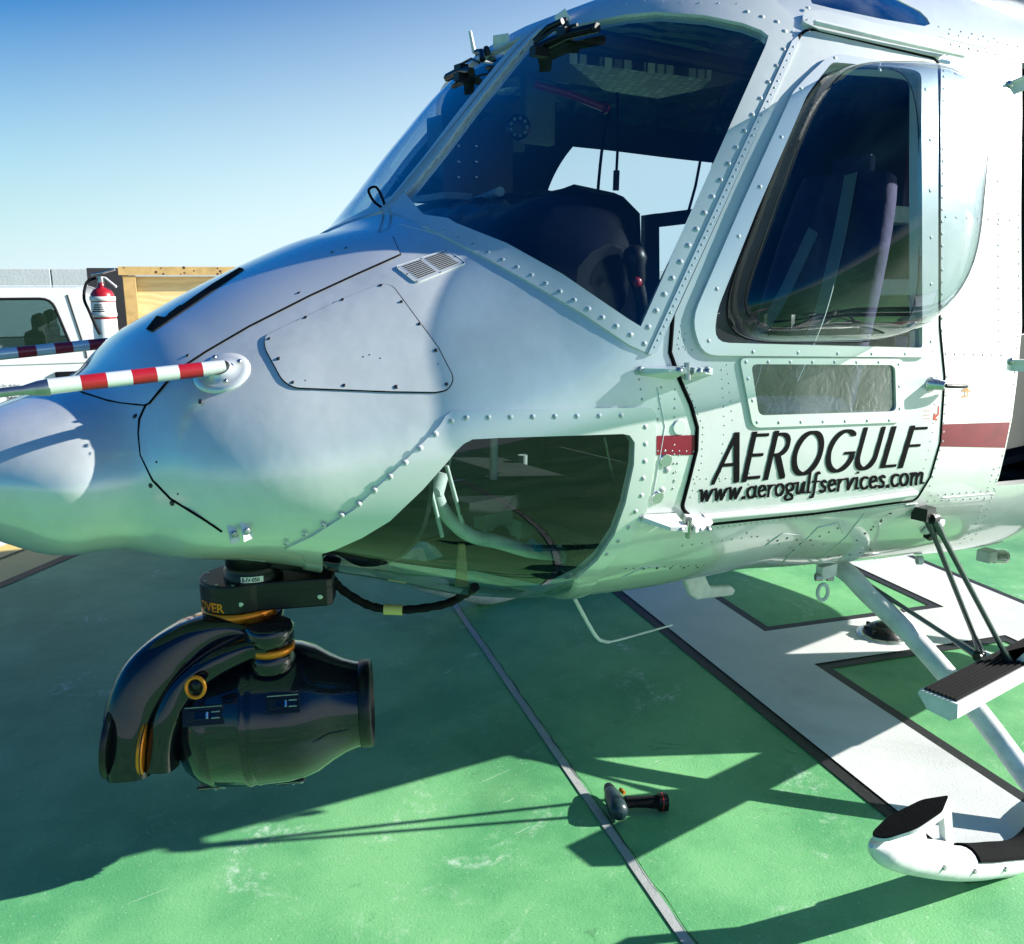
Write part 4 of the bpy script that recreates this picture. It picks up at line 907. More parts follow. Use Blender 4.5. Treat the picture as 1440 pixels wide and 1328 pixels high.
bl = MB(); bl.box(on(1388, 781, 1, -.7), (.07, .06, .05), white_s); c1 = on(1397, 783, 1, -.7); bl.lathe(c1, RT, [(0, .03), (.05, .03), (.055, .024), (.06, .024)], alu, 16); bl.build('belly_light', heli, bevel=.004)
pod = MB(); pod.sweep([(3.60, -1.13, .71), (3.62, -1.13, .71), (4.75, -1.13, .71), (4.80, -1.13, .71)], lambda i, t: [(c_*(.12 if i in (0, 3) else .13), d_*(.29 if i in (0, 3) else .30)) for c_, d_ in [(math.copysign(abs(math.cos(k))**.2, math.cos(k)), math.copysign(abs(math.sin(k))**.2, math.sin(k))) for k in np.linspace(0, 2*math.pi, 28, False)]], white_s)  # unseen pod added out of view to cast the broad shade on the landing mark
pod.build('added_shade_pod', heli)
bl = MB(); bl.lathe(on(1293, 788, 1, -.7)-RT*.01, RT, [(0, .018), (.02, .018)], white_s, 14); bl.build('tow_lug', heli)
for x, y in ((319, 742), (337, 738)):
    f_ = MB(); p = sp(x, y, 0); f_.prism([p, p+np.array([.012, 0, 0]), p+np.array([.02, -.02, -.03]), p+np.array([0, -.02, -.035])], (0, 0, .012), white_s); dome(f_, p+np.array([.01, -.02, -.012]), (0, -1, 0), .008, steel); f_.build('nose_latch', heli)
# ------------------------------------------------------------ stabilised camera under the nose
def onh(x, y, Dh): d = ray(x, y); return CAM+d*(Dh/(d@FH))
def text3(mb, s, T, mat, size=1.0, bold=.0, xs=1.0, shear=0):
    """built-in lettering laid through T(x, y) -> point"""
    c = bpy.data.curves.new('t', 'FONT'); c.body = s; c.size = size; c.offset = bold; c.shear = shear; c.resolution_u = 3
    o = bpy.data.objects.new('t', c); COL.objects.link(o); bpy.context.view_layer.update()
    me = o.evaluated_get(bpy.context.evaluated_depsgraph_get()).to_mesh()
    V = [T(v.co.x*xs, v.co.y) for v in me.vertices]; F = [tuple(p.vertices) for p in me.polygons]; mb.add(V, F, mat, False)
    o.to_mesh_clear() if hasattr(o, 'to_mesh_clear') else None; bpy.data.objects.remove(o); bpy.data.curves.remove(c)
DG = 2.45/ray(350, 850)[1]; sg_ = DG/FPX
def G(x, y, dz=0.0): return dep(x, y, DG-dz)
gim = thing('camera_gimbal', 'black stabilised camera turret with orange rings hanging under the helicopter nose', 'camera', tuple(G(350, 800)))
Zv = np.array([0, 0, 1.0]); MI = -FH
m_ = MB(); pl = [G(316, 752, .02), G(345, 766, .06), G(400, 778, .06), G(440, 784, .02), G(474, 796, -.04), G(472, 806, -.04), G(430, 808, .02), G(390, 800, .05), G(322, 792, .05)]
m_.prism([p-FH*.0 for p in pl], FH*.17, satin); m_.build('mount_plate', gim, bevel=.004)
c0 = G(357, 812, 0); cz = lambda y: G(357, y, 0)[2]
m_ = MB(); m_.lathe((c0[0], c0[1], cz(762)), -Zv, [(0, 37*sg_), (cz(762)-cz(790), 37*sg_), (cz(762)-cz(791), 34*sg_), (cz(762)-cz(796), 40*sg_), (cz(762)-cz(812), 40*sg_)], satin, 40); 
m_.build('pan_bearing', gim)
lb = MB(); R2 = 40.6*sg_; dph = math.atan2(-FH[1], -FH[0])
def cylT(cx, cy, cz0, R): return lambda x, y: np.array([cx+R*math.cos(dph+x/R), cy+R*math.sin(dph+x/R), cz0+y])
T = cylT(c0[0], c0[1], cz(806), R2)
lb.add([T(x, y) for x in np.linspace(-.012, .052, 7) for y in (0, .017)], [(2*i, 2*i+2, 2*i+3, 2*i+1) for i in range(6)], principled('white_label', (.8, .8, .8), .5), False)
T2 = cylT(c0[0], c0[1], cz(806), R2+.0006); text3(lb, 'B-IV-050', lambda x, y: T2(-.009+x, .003+y), ink, .0165, .0004, .86); lb.build('serial_label', gim)
cA = G(335, 828, 0); zt1, zb1 = cA[2]+.043, cA[2]-.043; rA = 51*sg_
def onz(x, y, z): d = ray(x, y); return CAM+d*((z-CAM[2])/d[2])
cB = onz(462, 806, zt1); ax = nrm((cB-cA)*[1, 1, 0]); nx = np.array([-ax[1], ax[0], 0]); Lb = np.linalg.norm((cB-cA)[:2])
out_ = [cA[:2]+rA*(ax[:2]*math.cos(k)+nx[:2]*math.sin(k)) for k in np.linspace(R_(48), R_(312), 30)]+[cA[:2]+ax[:2]*Lb-nx[:2]*.050, cA[:2]+ax[:2]*(Lb+.015)-nx[:2]*.036, cA[:2]+ax[:2]*(Lb+.015)+nx[:2]*.036, cA[:2]+ax[:2]*Lb+nx[:2]*.050]
m_ = MB(); m_.prism([(p[0], p[1], zb1) for p in out_], (0, 0, zt1-zb1), satin); hs_ = m_.build('housing', gim, bevel=.006)
m_ = MB(); cr = principled('dark_seam', (.003, .003, .003), .6)
m_.prism([(cA[0]+(p[0]-cA[0])*1.004, cA[1]+(p[1]-cA[1])*1.004, zt1-.030) for p in out_], (0, 0, .002), cr)
for a_ in (-100, -55, -20, 10, 60): k = dph+R_(a_); dome(m_, (cA[0]+rA*.86*math.cos(k), cA[1]+rA*.86*math.sin(k), zt1), Zv, .006, steel)
for (p, q) in ((out_[6], 0),): pass
for dx in (.03, Lb-.02): pp_ = np.array([*(cA[:2]+ax[:2]*dx-nx[:2]*(.052 if dx > .1 else rA*.94)), cA[2]-.012]); m_.lathe(pp_, (*(-nx[:2]), 0), [(0, .008), (.003, .008), (.0031, .005)], alu, 14)
m_.build('housing_seam', hs_)
m_ = MB(); T = cylT(cA[0], cA[1], cA[2]-.034, rA+.0012); text3(m_, 'OVER', lambda x, y: T(-.104+x, y), orange, .037, .0012, 1.0); m_.build('orange_lettering', hs_)
m_ = MB(); m_.lathe((cA[0], cA[1], zb1), -Zv, [(0, 47*sg_), (.002, 50.5*sg_), (.027, 50.5*sg_), (.029, 46*sg_)], orange, 48); m_.build('orange_ring', gim)
hub = G(345, 872, 0); hx, hy = cA[0]+.016, cA[1]
m_ = MB(); m_.lathe((hx, hy, zb1-.029), -Zv, [(0, 50*sg_), (.004, 53*sg_), (.045, 53*sg_), (.055, 46*sg_)], carbon, 48)
def rr_(hw, ht, e=.55): return [(hw*math.copysign(abs(math.cos(k))**e, math.cos(k)), ht*math.copysign(abs(math.sin(k))**e, math.sin(k))) for k in np.linspace(0, 2*math.pi, 28, False)]
pth = spline([G(358, 884, .0), G(318, 886, .03), G(270, 904, .08), (G(222, 942, .12)), G(192, 992, .14), G(183, 1042, .15), G(186, 1090, .15)], 7); n = len(pth)
m_.sweep(pth, lambda i, t: rr_((18+20*math.sin(min(1, t*1.7)*math.pi*.5)-11*max(0, t-.55)/.45)*sg_, (40-12*t)*sg_, .6), carbon, up=FH)
m_.build('outer_arm', gim)
m_ = MB(); ctr = G(379, 893, .10); m_.lathe(ctr+Zv*.034, -Zv, [(0, 30*sg_), (.006, 33*sg_), (.05, 33*sg_), (.06, 26*sg_)], carbon, 40)
pth2 = spline([G(384, 903, .10), G(348, 909, .10), G(302, 931, .13), G(262, 964, .14), G(239, 1008, .15), G(230, 1045, .15), G(229, 1080, .15)], 7)
m_.sweep(pth2, lambda i, t: rr_((13+5*min(1, t*3))*sg_, (30-6*t)*sg_, .6), carbon, up=FH); m_.build('inner_arm', gim)
tx_ = nrm(RT*.95+FH*.10-Zv*.10)
m_ = MB(); m_.lathe(G(166, 1038, .14), -tx_, [(0, 50*sg_), (.010, 53*sg_), (.016, 52*sg_), (.020, 46*sg_), (.021, .02)], satin, 48)
for k in range(8): dome(m_, G(166, 1038, .14)-tx_*.020+(np.cross(tx_, Zv)*math.cos(k*.785)+Zv*math.sin(k*.785))*45*sg_, -tx_, .004, steel)
m_.build('tilt_cap', gim)
m_ = MB(); m_.lathe(G(203, 1046, .15), tx_, [(0, 39*sg_), (.003, 41*sg_), (.013, 41*sg_), (.016, 39*sg_)], orange, 48); m_.lathe(G(203, 1046, .15)+tx_*.010, tx_, [(0, 41.4*sg_), (.003, 41.4*sg_)], cr, 48); m_.build('orange_ring', gim)
m_ = MB(); m_.lathe(ctr-Zv*.025, -Zv, [(0, 30*sg_), (.002, 33*sg_), (.020, 32*sg_), (.022, 26*sg_)], orange, 40); m_.lathe(ctr-Zv*.047, -Zv, [(0, 27*sg_), (.02, 33*sg_), (.05, 30*sg_)], carbon, 40); m_.build('orange_ring', gim)
pa, pb = G(246, 1010, .0), G(524, 988, -.07); ad = nrm(pb-pa); s2 = np.linalg.norm(pb-pa)/280
cfib = principled('carbon_fibre', (.005, .006, .012), .3, spec=.1, coat=1, coatr=.03)
def weave():
    t = cfib.node_tree; b = t.nodes['Principled BSDF']; tc = t.nodes['Texture Coordinate']; w = t.nodes.new('ShaderNodeTexWave'); w.inputs['Scale'].default_value = 90; w.bands_direction = 'DIAGONAL'
    r = t.nodes.new('ShaderNodeMix'); r.data_type = 'RGBA'; r.inputs['A'].default_value = (.001, .0015, .004, 1); r.inputs['B'].default_value = (.008, .011, .022, 1)
    t.links.new(tc.outputs['Object'], w.inputs['Vector']); t.links.new(w.outputs['Fac'], r.inputs['Factor']); t.links.new(r.outputs['Result'], b.inputs['Base Color'])
weave()
prof = [(0, .1), (2, 30), (9, 56), (24, 80), (44, 95), (58, 99), (60, 98), (64, 98), (66, 100), (104, 102), (106, 103.5), (110, 103.5), (112, 102), (118, 102), (120, 102.6), (123, 102.6), (125, 101.6), (160, 100.5), (182, 97), (203, 89), (222, 77), (240, 67.5), (256, 62), (262, 61)]
m_ = MB(); m_.lathe(pa, ad, [(a*s2, r*s2) for a, r in prof], cfib, 64); bar = m_.build('camera_barrel', gim)
m_ = MB(); m_.lathe(pa, ad, [(a*s2, r*s2) for a, r in ((262, 60), (263, 63), (277, 63), (280, 61), (280, 55), (268, 53), (266, .1))], satin, 64); m_.build('lens_rim', bar)
m_ = MB(); m_.lathe(pa+ad*267*s2, ad, [(0, 51*s2), (.003, 40*s2), (.008, .01)], carbon, 40); m_.build('lens', bar)
bu = nrm(Zv-ad*(Zv@ad)); bw = nrm(np.cross(bu, ad)); bw = bw if bw@FH < 0 else -bw
def radial(k): return nrm(bw*math.cos(k)+bu*math.sin(k))
def lat(a, k, r, L=54):
    m_ = MB(); n = radial(k); p = pa+ad*a*s2+n*(r*s2); t = nrm(np.cross(n, ad)); A = [ad, t, n]
    m_.box(p+n*.001, (L*s2, 26*s2, .006), satin, A); m_.box(p+n*.0045+t*11*s2, (L*.9*s2, 1.6*s2, .003), steel, A); m_.box(p+n*.006, (L*.72*s2, 11*s2, .008), carbon, A); m_.box(p+n*.011+ad*.1*L*s2, (3*s2, 9*s2, .004), alu, A)
    m_.box(p+n*.008-ad*.3*L*s2, (9*s2, 14*s2, .006), satin, A); m_.box(p+n*.008+ad*.3*L*s2+t*4*s2, (11*s2, 2*s2, .006), steel, A); m_.box(p+n*.008+ad*.3*L*s2-t*4*s2, (11*s2, 2*s2, .006), steel, A); m_.build('latch', bar, bevel=.0015)
lat(62, R_(27), 99); lat(165, R_(31), 99, 46); lat(52, R_(-68), 97, 40); lat(160, R_(-66), 99, 40)
m_ = MB(); kp = G(275, 967, .225); m_.tube([kp+RT*12*sg_*math.cos(k)+UP*13*sg_*math.sin(k) for k in np.linspace(0, 2*math.pi, 24, False)], .0055, orange, 8, closed=True)
m_.lathe(kp+FH*.02, -FH, [(0, 10*sg_), (.016, 9*sg_), (.02, 3*sg_)], satin, 20); m_.build('locking_knob', gim)
# cable looping from the turret housing back to the belly
w = MB(); cp = spline([onz(468, 815, zt1-.03), G(482, 830, -.06), G(515, 850, -.08), G(545, 857, -.1), G(580, 857, -.1), G(625, 850, -.1), G(650, 838, -.08), sp(668, 826, .0)], 7)
w.tube(cp, [.013+.0012*math.sin(i*1.9) for i in range(len(cp))], rubber, 10); cbl = w.build('gimbal_cable', None); tag(cbl, 'black ribbed cable looping from the camera turret to the belly', 'cable')
w = MB(); w.tube([G(540, 857, -.1), G(566, 858, -.1)], .0165, yellow_l, 12); w.build('cable_label', cbl)
# ------------------------------------------------------------ helipad surface and painted markings
def ground_mat(name, base, alt, worn, wornamt=.5, rough=.6, bump=.0013, speck=1.0):
    m = bpy.data.materials.new(name); m.use_nodes = True; t = m.node_tree; b = t.nodes['Principled BSDF']; L = t.links.new
    tc = t.nodes.new('ShaderNodeTexCoord')
    def noise(sc, det=8, ro=.6, dist=0):
        n = t.nodes.new('ShaderNodeTexNoise'); n.inputs['Scale'].default_value = sc; n.inputs['Detail'].default_value = det; n.inputs['Roughness'].default_value = ro; n.inputs['Distortion'].default_value = dist; L(tc.outputs['Object'], n.inputs['Vector']); return n.outputs['Fac']
    def ramp(f, a, c):
        r = t.nodes.new('ShaderNodeMapRange'); r.inputs['From Min'].default_value = a; r.inputs['From Max'].default_value = c; r.interpolation_type = 'SMOOTHSTEP'; L(f, r.inputs['Value']); return r.outputs[0]
    def mix(f, A, B, k=None):
        r = t.nodes.new('ShaderNodeMix'); r.data_type = 'RGBA'
        for s_, v in (('A', A), ('B', B)):
            if isinstance(v, tuple): r.inputs[s_].default_value = (*v, 1)
            else: L(v, r.inputs[s_])
        if isinstance(f, float): r.inputs['Factor'].default_value = f
        else: L(f, r.inputs['Factor'])
        return r.outputs['Result']
    def mul(f, k):
        q = t.nodes.new('ShaderNodeMath'); q.operation = 'MULTIPLY'; L(f, q.inputs[0])
        if isinstance(k, float): q.inputs[1].default_value = k
        else: L(k, q.inputs[1])
        return q.outputs[0]
    c = mix(ramp(noise(1.3), .38, .66), base, alt)
    c = mix(mul(ramp(noise(5.5, 10, .72), .48, .70), .55), c, alt)
    # scuffed, chalky wear
    c = mix(mul(mul(ramp(noise(2.1, 12, .75, 1.2), .55, .72), ramp(noise(34, 6, .7), .40, .62)), wornamt), c, worn)
    # dark stains, tyre marks and run-off
    c = mix(mul(ramp(noise(.9, 6, .6, .6), .56, .74), .45), c, tuple(v*.55 for v in base))
    c = mix(mul(mul(ramp(noise(3.3, 9, .7, 2.5), .60, .70), ramp(noise(.6, 2), .45, .6)), .5), c, tuple(v*.4 for v in base))
    # small dark pits and light chips
    c = mix(mul(ramp(noise(150, 2, .5), .63, .72), .55*speck), c, tuple(v*.35 for v in base))
    c = mix(mul(ramp(noise(95, 2, .5), .66, .74), .5*speck), c, worn)
    # scratches
    mp = t.nodes.new('ShaderNodeMapping'); mp.inputs['Rotation'].default_value = (0, 0, .7); mp.inputs['Scale'].default_value = (1.2, 14, 1); L(tc.outputs['Object'], mp.inputs[0])
    n = t.nodes.new('ShaderNodeTexNoise'); n.inputs['Scale'].default_value = 2.2; n.inputs['Detail'].default_value = 5; n.inputs['Distortion'].default_value = .8; L(mp.outputs[0], n.inputs['Vector'])
    c = mix(mul(mul(ramp(n.outputs['Fac'], .685, .72), ramp(noise(1.7, 3), .5, .62)), .5), c, worn)
    L(c, b.inputs['Base Color']); b.inputs['Roughness'].default_value = rough
    bp = t.nodes.new('ShaderNodeBump'); bp.inputs['Distance'].default_value = bump
    ad_ = t.nodes.new('ShaderNodeMath'); ad_.operation = 'ADD'; L(noise(120, 4, .6), ad_.inputs[0]); L(mul(noise(40, 4), .5), ad_.inputs[1])
    L(ad_.outputs[0], bp.inputs['Height']); L(bp.outputs[0], b.inputs['Normal']); return m
gm = ground_mat('green_deck_paint', (.075, .30, .115), (.17, .44, .18), (.50, .64, .50), .9)
wm = ground_mat('white_marking_paint', (.60, .61, .60), (.52, .54, .53), (.70, .70, .69), .6, speck=.35)
bm2 = ground_mat('black_marking_paint', (.004, .004, .006), (.008, .008, .011), (.07, .08, .08), .6, speck=.4)
ym = ground_mat('yellow_marking_paint', (.62, .47, .16), (.55, .42, .14), (.7, .6, .35), .6, speck=.4)
lm = ground_mat('worn_line_paint', (.38, .39, .38), (.22, .24, .24), (.6, .6, .58), .6, speck=1)
def flat(name, polys, mat, z, kind='structure'):
    mb = MB()
    for p in polys:
        if len(p) == 4:   # subdivide the quad so it follows well
            mb.add([(x, y, z) for x, y in p], [(0, 1, 2, 3)], mat, False)
        else: mb.add([(x, y, z) for x, y in p], [tuple(range(len(p)))], mat, False)
    mb.s = [False]*len(mb.f); o = mb.build(name)
    me = o.data
    for f in me.polygons:
        if f.normal.z < 0: f.flip()
    o['kind'] = kind; return o
flat('ground', [[(-200, -200), (200, -200), (200, 200), (-200, 200)]], gm, 0)
vd = np.array([.948, -.3175]); ud = np.array([.3175, .948])
def gp(v, u): p = vd*v+ud*u; return (float(p[0]), float(p[1]))
def rect(v0, v1, u0, u1): return [gp(v0, u0), gp(v1, u0), gp(v1, u1), gp(v0, u1)]
bw_ = .055; u0, u1, ca, cb2 = float(onz(1400, 1212, 0)[:2]@ud), 2.78, .852, 1.252
va, vb, vc, vd_ = 2.795, 3.235, 4.348, 4.79
flat('landing_mark_border', [rect(va-bw_, vb+bw_, u0-bw_, u1+bw_), rect(vc-bw_, vd_+bw_, u0-bw_, u1+bw_), rect(vb+bw_, vc-bw_, ca-bw_, cb2+bw_)], bm2, .004)
flat('landing_mark', [rect(va, vb, u0, u1), rect(vc, vd_, u0, u1), rect(vb, vc, ca, cb2)], wm, .008)
flat('painted_line', [[gp(1.826, -12), gp(1.856, -12), gp(1.852, 12), gp(1.822, 12)]], lm, .004)
jt = MB(); rr0 = np.random.default_rng(3); us = np.linspace(-4, 9, 260)
ed = [gp(1.858+.0035*math.sin(u*31)+rr0.uniform(-.003, .003), u) for u in us]; wd = rr0.uniform(.001, .005, len(us))
V = []; 
for p, w_ in zip(ed, wd): V += [(p[0]-vd[0]*w_/2, p[1]-vd[1]*w_/2, .0065), (p[0]+vd[0]*w_/2, p[1]+vd[1]*w_/2, .0065)]
jt.add(V, [(2*i, 2*i+1, 2*i+3, 2*i+2) for i in range(len(us)-1)], cr, False); j = jt.build('deck_crack'); j['kind'] = 'structure'
# yellow touchdown border at the far left
A = onz(0, 828, 0)[:2]; B = onz(112, 780, 0)[:2]; d_ = nrm(B-A); n_ = np.array([-d_[1], d_[0]]); n_ = n_ if n_@FH[:2] > 0 else -n_
def st_(o0, o1): return [tuple(A+d_*-6+n_*o0), tuple(A+d_*9+n_*o0), tuple(A+d_*9+n_*o1), tuple(A+d_*-6+n_*o1)]
flat('yellow_border_edge', [st_(0, .075)], bm2, .004); flat('yellow_border', [st_(.075, .62)], ym, .004); flat('border_joint', [st_(.40, .425)], cr, .008)
flat('pale_apron', [st_(.62, 3.0)], wm, .004)
# recessed pad light
c = onz(1242, 892, 0.012); lt_ = MB(); lt_.lathe((c[0], c[1], .0085), Zv, [(0, .125), (.006, .125), (.010, .112), (.011, .10)], alu, 40); lt_.lathe((c[0], c[1], .018), Zv, [(0, .10), (.012, .095), (.03, .075), (.045, .055), (.047, .01)], satin, 32)
for k in range(8): a_ = k*.785; lt_.box((c[0]+.078*math.cos(a_), c[1]+.078*math.sin(a_), .040), (.03, .012, .02), blk, [np.array([math.cos(a_), math.sin(a_), 0]), np.array([-math.sin(a_), math.cos(a_), 0]), Zv])
L_ = lt_.build('pad_light'); tag(L_, 'low round dark pad light set in the white landing mark', 'light')
m_ = MB(); m_.lathe((c[0], c[1], .06), Zv, [(0, .05), (.012, .042), (.02, .01)], carbon, 24); m_.build('lens', L_)

# ------------------------------------------------------------ cordless drill lying on its side
dr = thing('cordless_drill', 'black cordless drill lying on its side across the worn line', 'drill', tuple(onz(875, 1150, 0)))
def gz(x, y, z): return onz(x, y, z)
h0 = .036
b0, b1 = gz(857, 1110, h0), gz(873, 1148, h0+.004); dd = nrm(b1-b0)
m_ = MB(); m_.lathe(b0-dd*.030, dd, [(0, .006), (.004, .010), (.012, .015), (.03, .020), (.045, .021), (.05, .022)], blk, 20); m_.lathe(b0+dd*.018, dd, [(0, .0225), (.006, .0225)], steel, 20); m_.build('chuck', dr)
m_ = MB(); m_.lathe(b0+dd*.024, dd, [(0, .023), (.02, .028), (.05, .031), (.085, .033), (.11, .032), (.125, .024), (.13, .008)], principled('teal_black_plastic', (.012, .03, .035), .35), 24)
for k in range(7): a_ = k*.5-1.2; 
bd = m_.build('motor_housing', dr)
m_ = MB()
for k in range(5): m_.lathe(b0+dd*(.110+.006*k), dd, [(0, .0325-.0015*k), (.002, .0325-.0015*k)], rubber, 24)
m_.build('cooling_ribs', bd)
g0, g1 = gz(880, 1128, h0), gz(926, 1128, h0-.004); gd = nrm(g1-g0)
m_ = MB(); m_.sweep([g0, g0+gd*.03, g0+gd*.07, g1], lambda i, t: rr_((.024, .019, .020, .024)[i], (.017, .016, .017, .02)[i], .8), rubber); m_.build('handle', dr)
m_ = MB(); m_.sweep([g1-gd*.002, g1+gd*.012, g1+gd*.03], lambda i, t: rr_((.026, .028, .026)[i], .026, .6), blk); m_.sweep([g1+gd*.010, g1+gd*.013], lambda i, t: rr_(.0285, .0265, .6), red); m_.build('battery', dr)
m_ = MB(); m_.tube([gz(872, 1110, h0+.01), gz(878, 1116, h0+.006)], .007, orange, 8); m_.build('trigger', dr)

# ------------------------------------------------------------ background: wall, hoarding, fire point, pickup
conc = principled('pale_concrete', (.42, .44, .47), .85, noise=.15, nscale=1.2, bump=.003, bscale=30)
ROT = R_(22); RX = RT*math.cos(ROT)+FH*math.sin(ROT); RY = FH*math.cos(ROT)-RT*math.sin(ROT)
wl = thing('parapet_wall', 'long pale concrete parapet wall at the edge of the pad', 'wall', tuple(onh(100, 500, 13)*[1, 1, 0]))
wz = onh(60, 378, 13)[2]
for k in range(-14, 22):
    a = onh(84, 500, 13)*[1, 1, 0]+RX*(k*2.6+.006); m_ = MB(); m_.box(a+RX*1.294+Zv*wz/2+RY*.1, (2.588, .2, wz), conc, [RX, RY, Zv]); m_.build('wall_panel', wl, bevel=.01)
wood = principled('raw_timber', (.50, .33, .12), .7, noise=.35, nscale=10); 
ply = bpy.data.materials.new('plywood'); ply.use_nodes = True
def plyw():
    t = ply.node_tree; b = t.nodes['Principled BSDF']; tc = t.nodes.new('ShaderNodeTexCoord'); mp = t.nodes.new('ShaderNodeMapping'); mp.inputs['Scale'].default_value = (1, 1, 3.5); w = t.nodes.new('ShaderNodeTexWave')
    w.inputs['Scale'].default_value = 1.3; w.inputs['Distortion'].default_value = 14; w.inputs['Detail'].default_value = 4; w.bands_direction = 'Z'
    r = t.nodes.new('ShaderNodeValToRGB'); r.color_ramp.elements[0].color = (.58, .42, .18, 1); r.color_ramp.elements[1].color = (.68, .52, .25, 1)
    t.links.new(tc.outputs['Object'], mp.inputs[0]); t.links.new(mp.outputs[0], w.inputs[0]); t.links.new(w.outputs['Fac'], r.inputs[0]); t.links.new(r.outputs[0], b.inputs['Base Color']); b.inputs['Roughness'].default_value = .7
plyw()
DH = 8.0; hp = thing('plywood_hoarding', 'raw timber framed plywood panel standing behind the helicopter nose', 'hoarding', tuple(onh(260, 500, DH)*[1, 1, 0]))
def bxp(mb, x0, x1, y0, y1, dh, t, mat, zb=None):
    p, q = onh(x0, y0, dh), onh(x1, y1, dh); z0, z1 = (q[2] if zb is None else zb), p[2]; xa, xb = (p-CAM)@RT, (onh(x1, y0, dh)-CAM)@RT
    c = CAM*[1, 1, 0]+FH*(dh+t/2)+RT*(xa+xb)/2+Zv*(z0+z1)/2; px0 = CAM*[1, 1, 0]+RT*((onh(172, y0, dh)-CAM)@RT)+FH*dh if mat is not MATS.get('charcoal_board') else c
    c = px0+RX*((c-px0)@RT)*1.04+RY*((c-px0)@FH)+Zv*(c[2]-px0[2]); mb.box(c, ((xb-xa)*1.06, t, z1-z0), mat, [RX, RY, Zv]); return c
m_ = MB(); bxp(m_, 176, 352, 389, 600, DH+.04, .02, ply, .02); m_.build('plywood_sheet', hp)
RAIL = MB(); bxp(RAIL, 168, 356, 375, 387, DH-.05, .09, wood)
for xx in (172, 340): m_ = MB(); bxp(m_, xx, xx+16, 387.5, 600, DH-.04, .075, wood, 0); m_.build('stud', hp, bevel=.004)
rz = np.random.default_rng(5); kn = principled('timber_knot', (.06, .03, .012), .8)
rc = np.mean(np.array(RAIL.v), 0); rl_ = np.abs((np.array(RAIL.v)-rc)@RX).max()
for k in range(18): dome(RAIL, rc+RX*rz.uniform(-.95, .95)*rl_-RY*.0455+Zv*rz.uniform(-.03, .03), -RY, rz.uniform(.006, .014), kn, .1)
RAIL.build('top_rail', hp)
bd_ = MB(); bxp(bd_, 124, 174, 377, 600, 8.6, .05, principled('charcoal_board', (.02, .021, .025), .7, noise=.3, nscale=6), 0); o = bd_.build('backing_board', None, bevel=.005); tag(o, 'charcoal board standing upright behind the fire extinguisher', 'board')
# dry-powder extinguisher
ec = onh(150, 478, 6.0); er = .076; ez = ec[2]; et = onh(147, 404, 6.0)[2]; H_ = et-ez
fe = thing('fire_extinguisher', 'red fire extinguisher with white labels in front of the charcoal board', 'extinguisher', tuple(ec))
m_ = MB(); m_.lathe(ec, Zv, [(-.16, er*.98), (H_*.80, er), (H_*.88, er*.93), (H_*.95, er*.7), (H_, er*.3), (H_+.03, er*.28)], red, 32); m_.build('cylinder', fe)
m_ = MB(); m_.lathe(ec-Zv*.16, -Zv, [(0, .10), (.03, .10)], red, 24); m_.lathe(ec-Zv*.19, -Zv, [(0, .025), (ez-.21, .025)], red, 12); m_.lathe(ec*[1, 1, 0]+Zv*.02, -Zv, [(0, .12), (.018, .13)], steel, 28); m_.build('pedestal', fe)
m_ = MB(); wl_ = principled('white_label', (.8, .8, .8), .5)
for a_, b_ in ((.02, .40), (.52, .72)): m_.lathe(ec+Zv*H_*a_, Zv, [(0, er*1.006), (H_*(b_-a_), er*1.006)], wl_, 32)
for a_ in (.44, .74): m_.lathe(ec+Zv*H_*a_, Zv, [(0, er*1.0), (.004, er*1.06), (.026, er*1.06), (.03, er)], white_s, 32)
for k in range(4): m_.box(ec+Zv*H_*(.55+.04*k)-FH*er*1.012, (.08-.01*k, .002, .007), ink, [RT, FH, Zv])
m_.build('label', fe)
m_ = MB(); tp_ = ec+Zv*(H_+.03); m_.lathe(tp_, Zv, [(0, .02), (.04, .018)], steel, 12); m_.tube([tp_+Zv*.05-RT*.06, tp_+Zv*.06, tp_+Zv*.085+RT*.10], .009, alu, 6); m_.tube([tp_+Zv*.035-RT*.02, tp_+Zv*.03+RT*.03, tp_-Zv*.03+RT*.10], .008, white_s, 6); m_.build('valve', fe)
m_ = MB(); m_.tube(spline([tp_+Zv*.03-RT*.03, tp_+Zv*.0-RT*.085-FH*.02, tp_-Zv*.10-RT*.10-FH*.05, ec+Zv*H_*.55-RT*.06-FH*.08, ec+Zv*H_*.25-RT*.02-FH*.09, ec+Zv*H_*.12+RT*.0-FH*.09], 6), .0095, rubber, 8); m_.build('hose', fe)
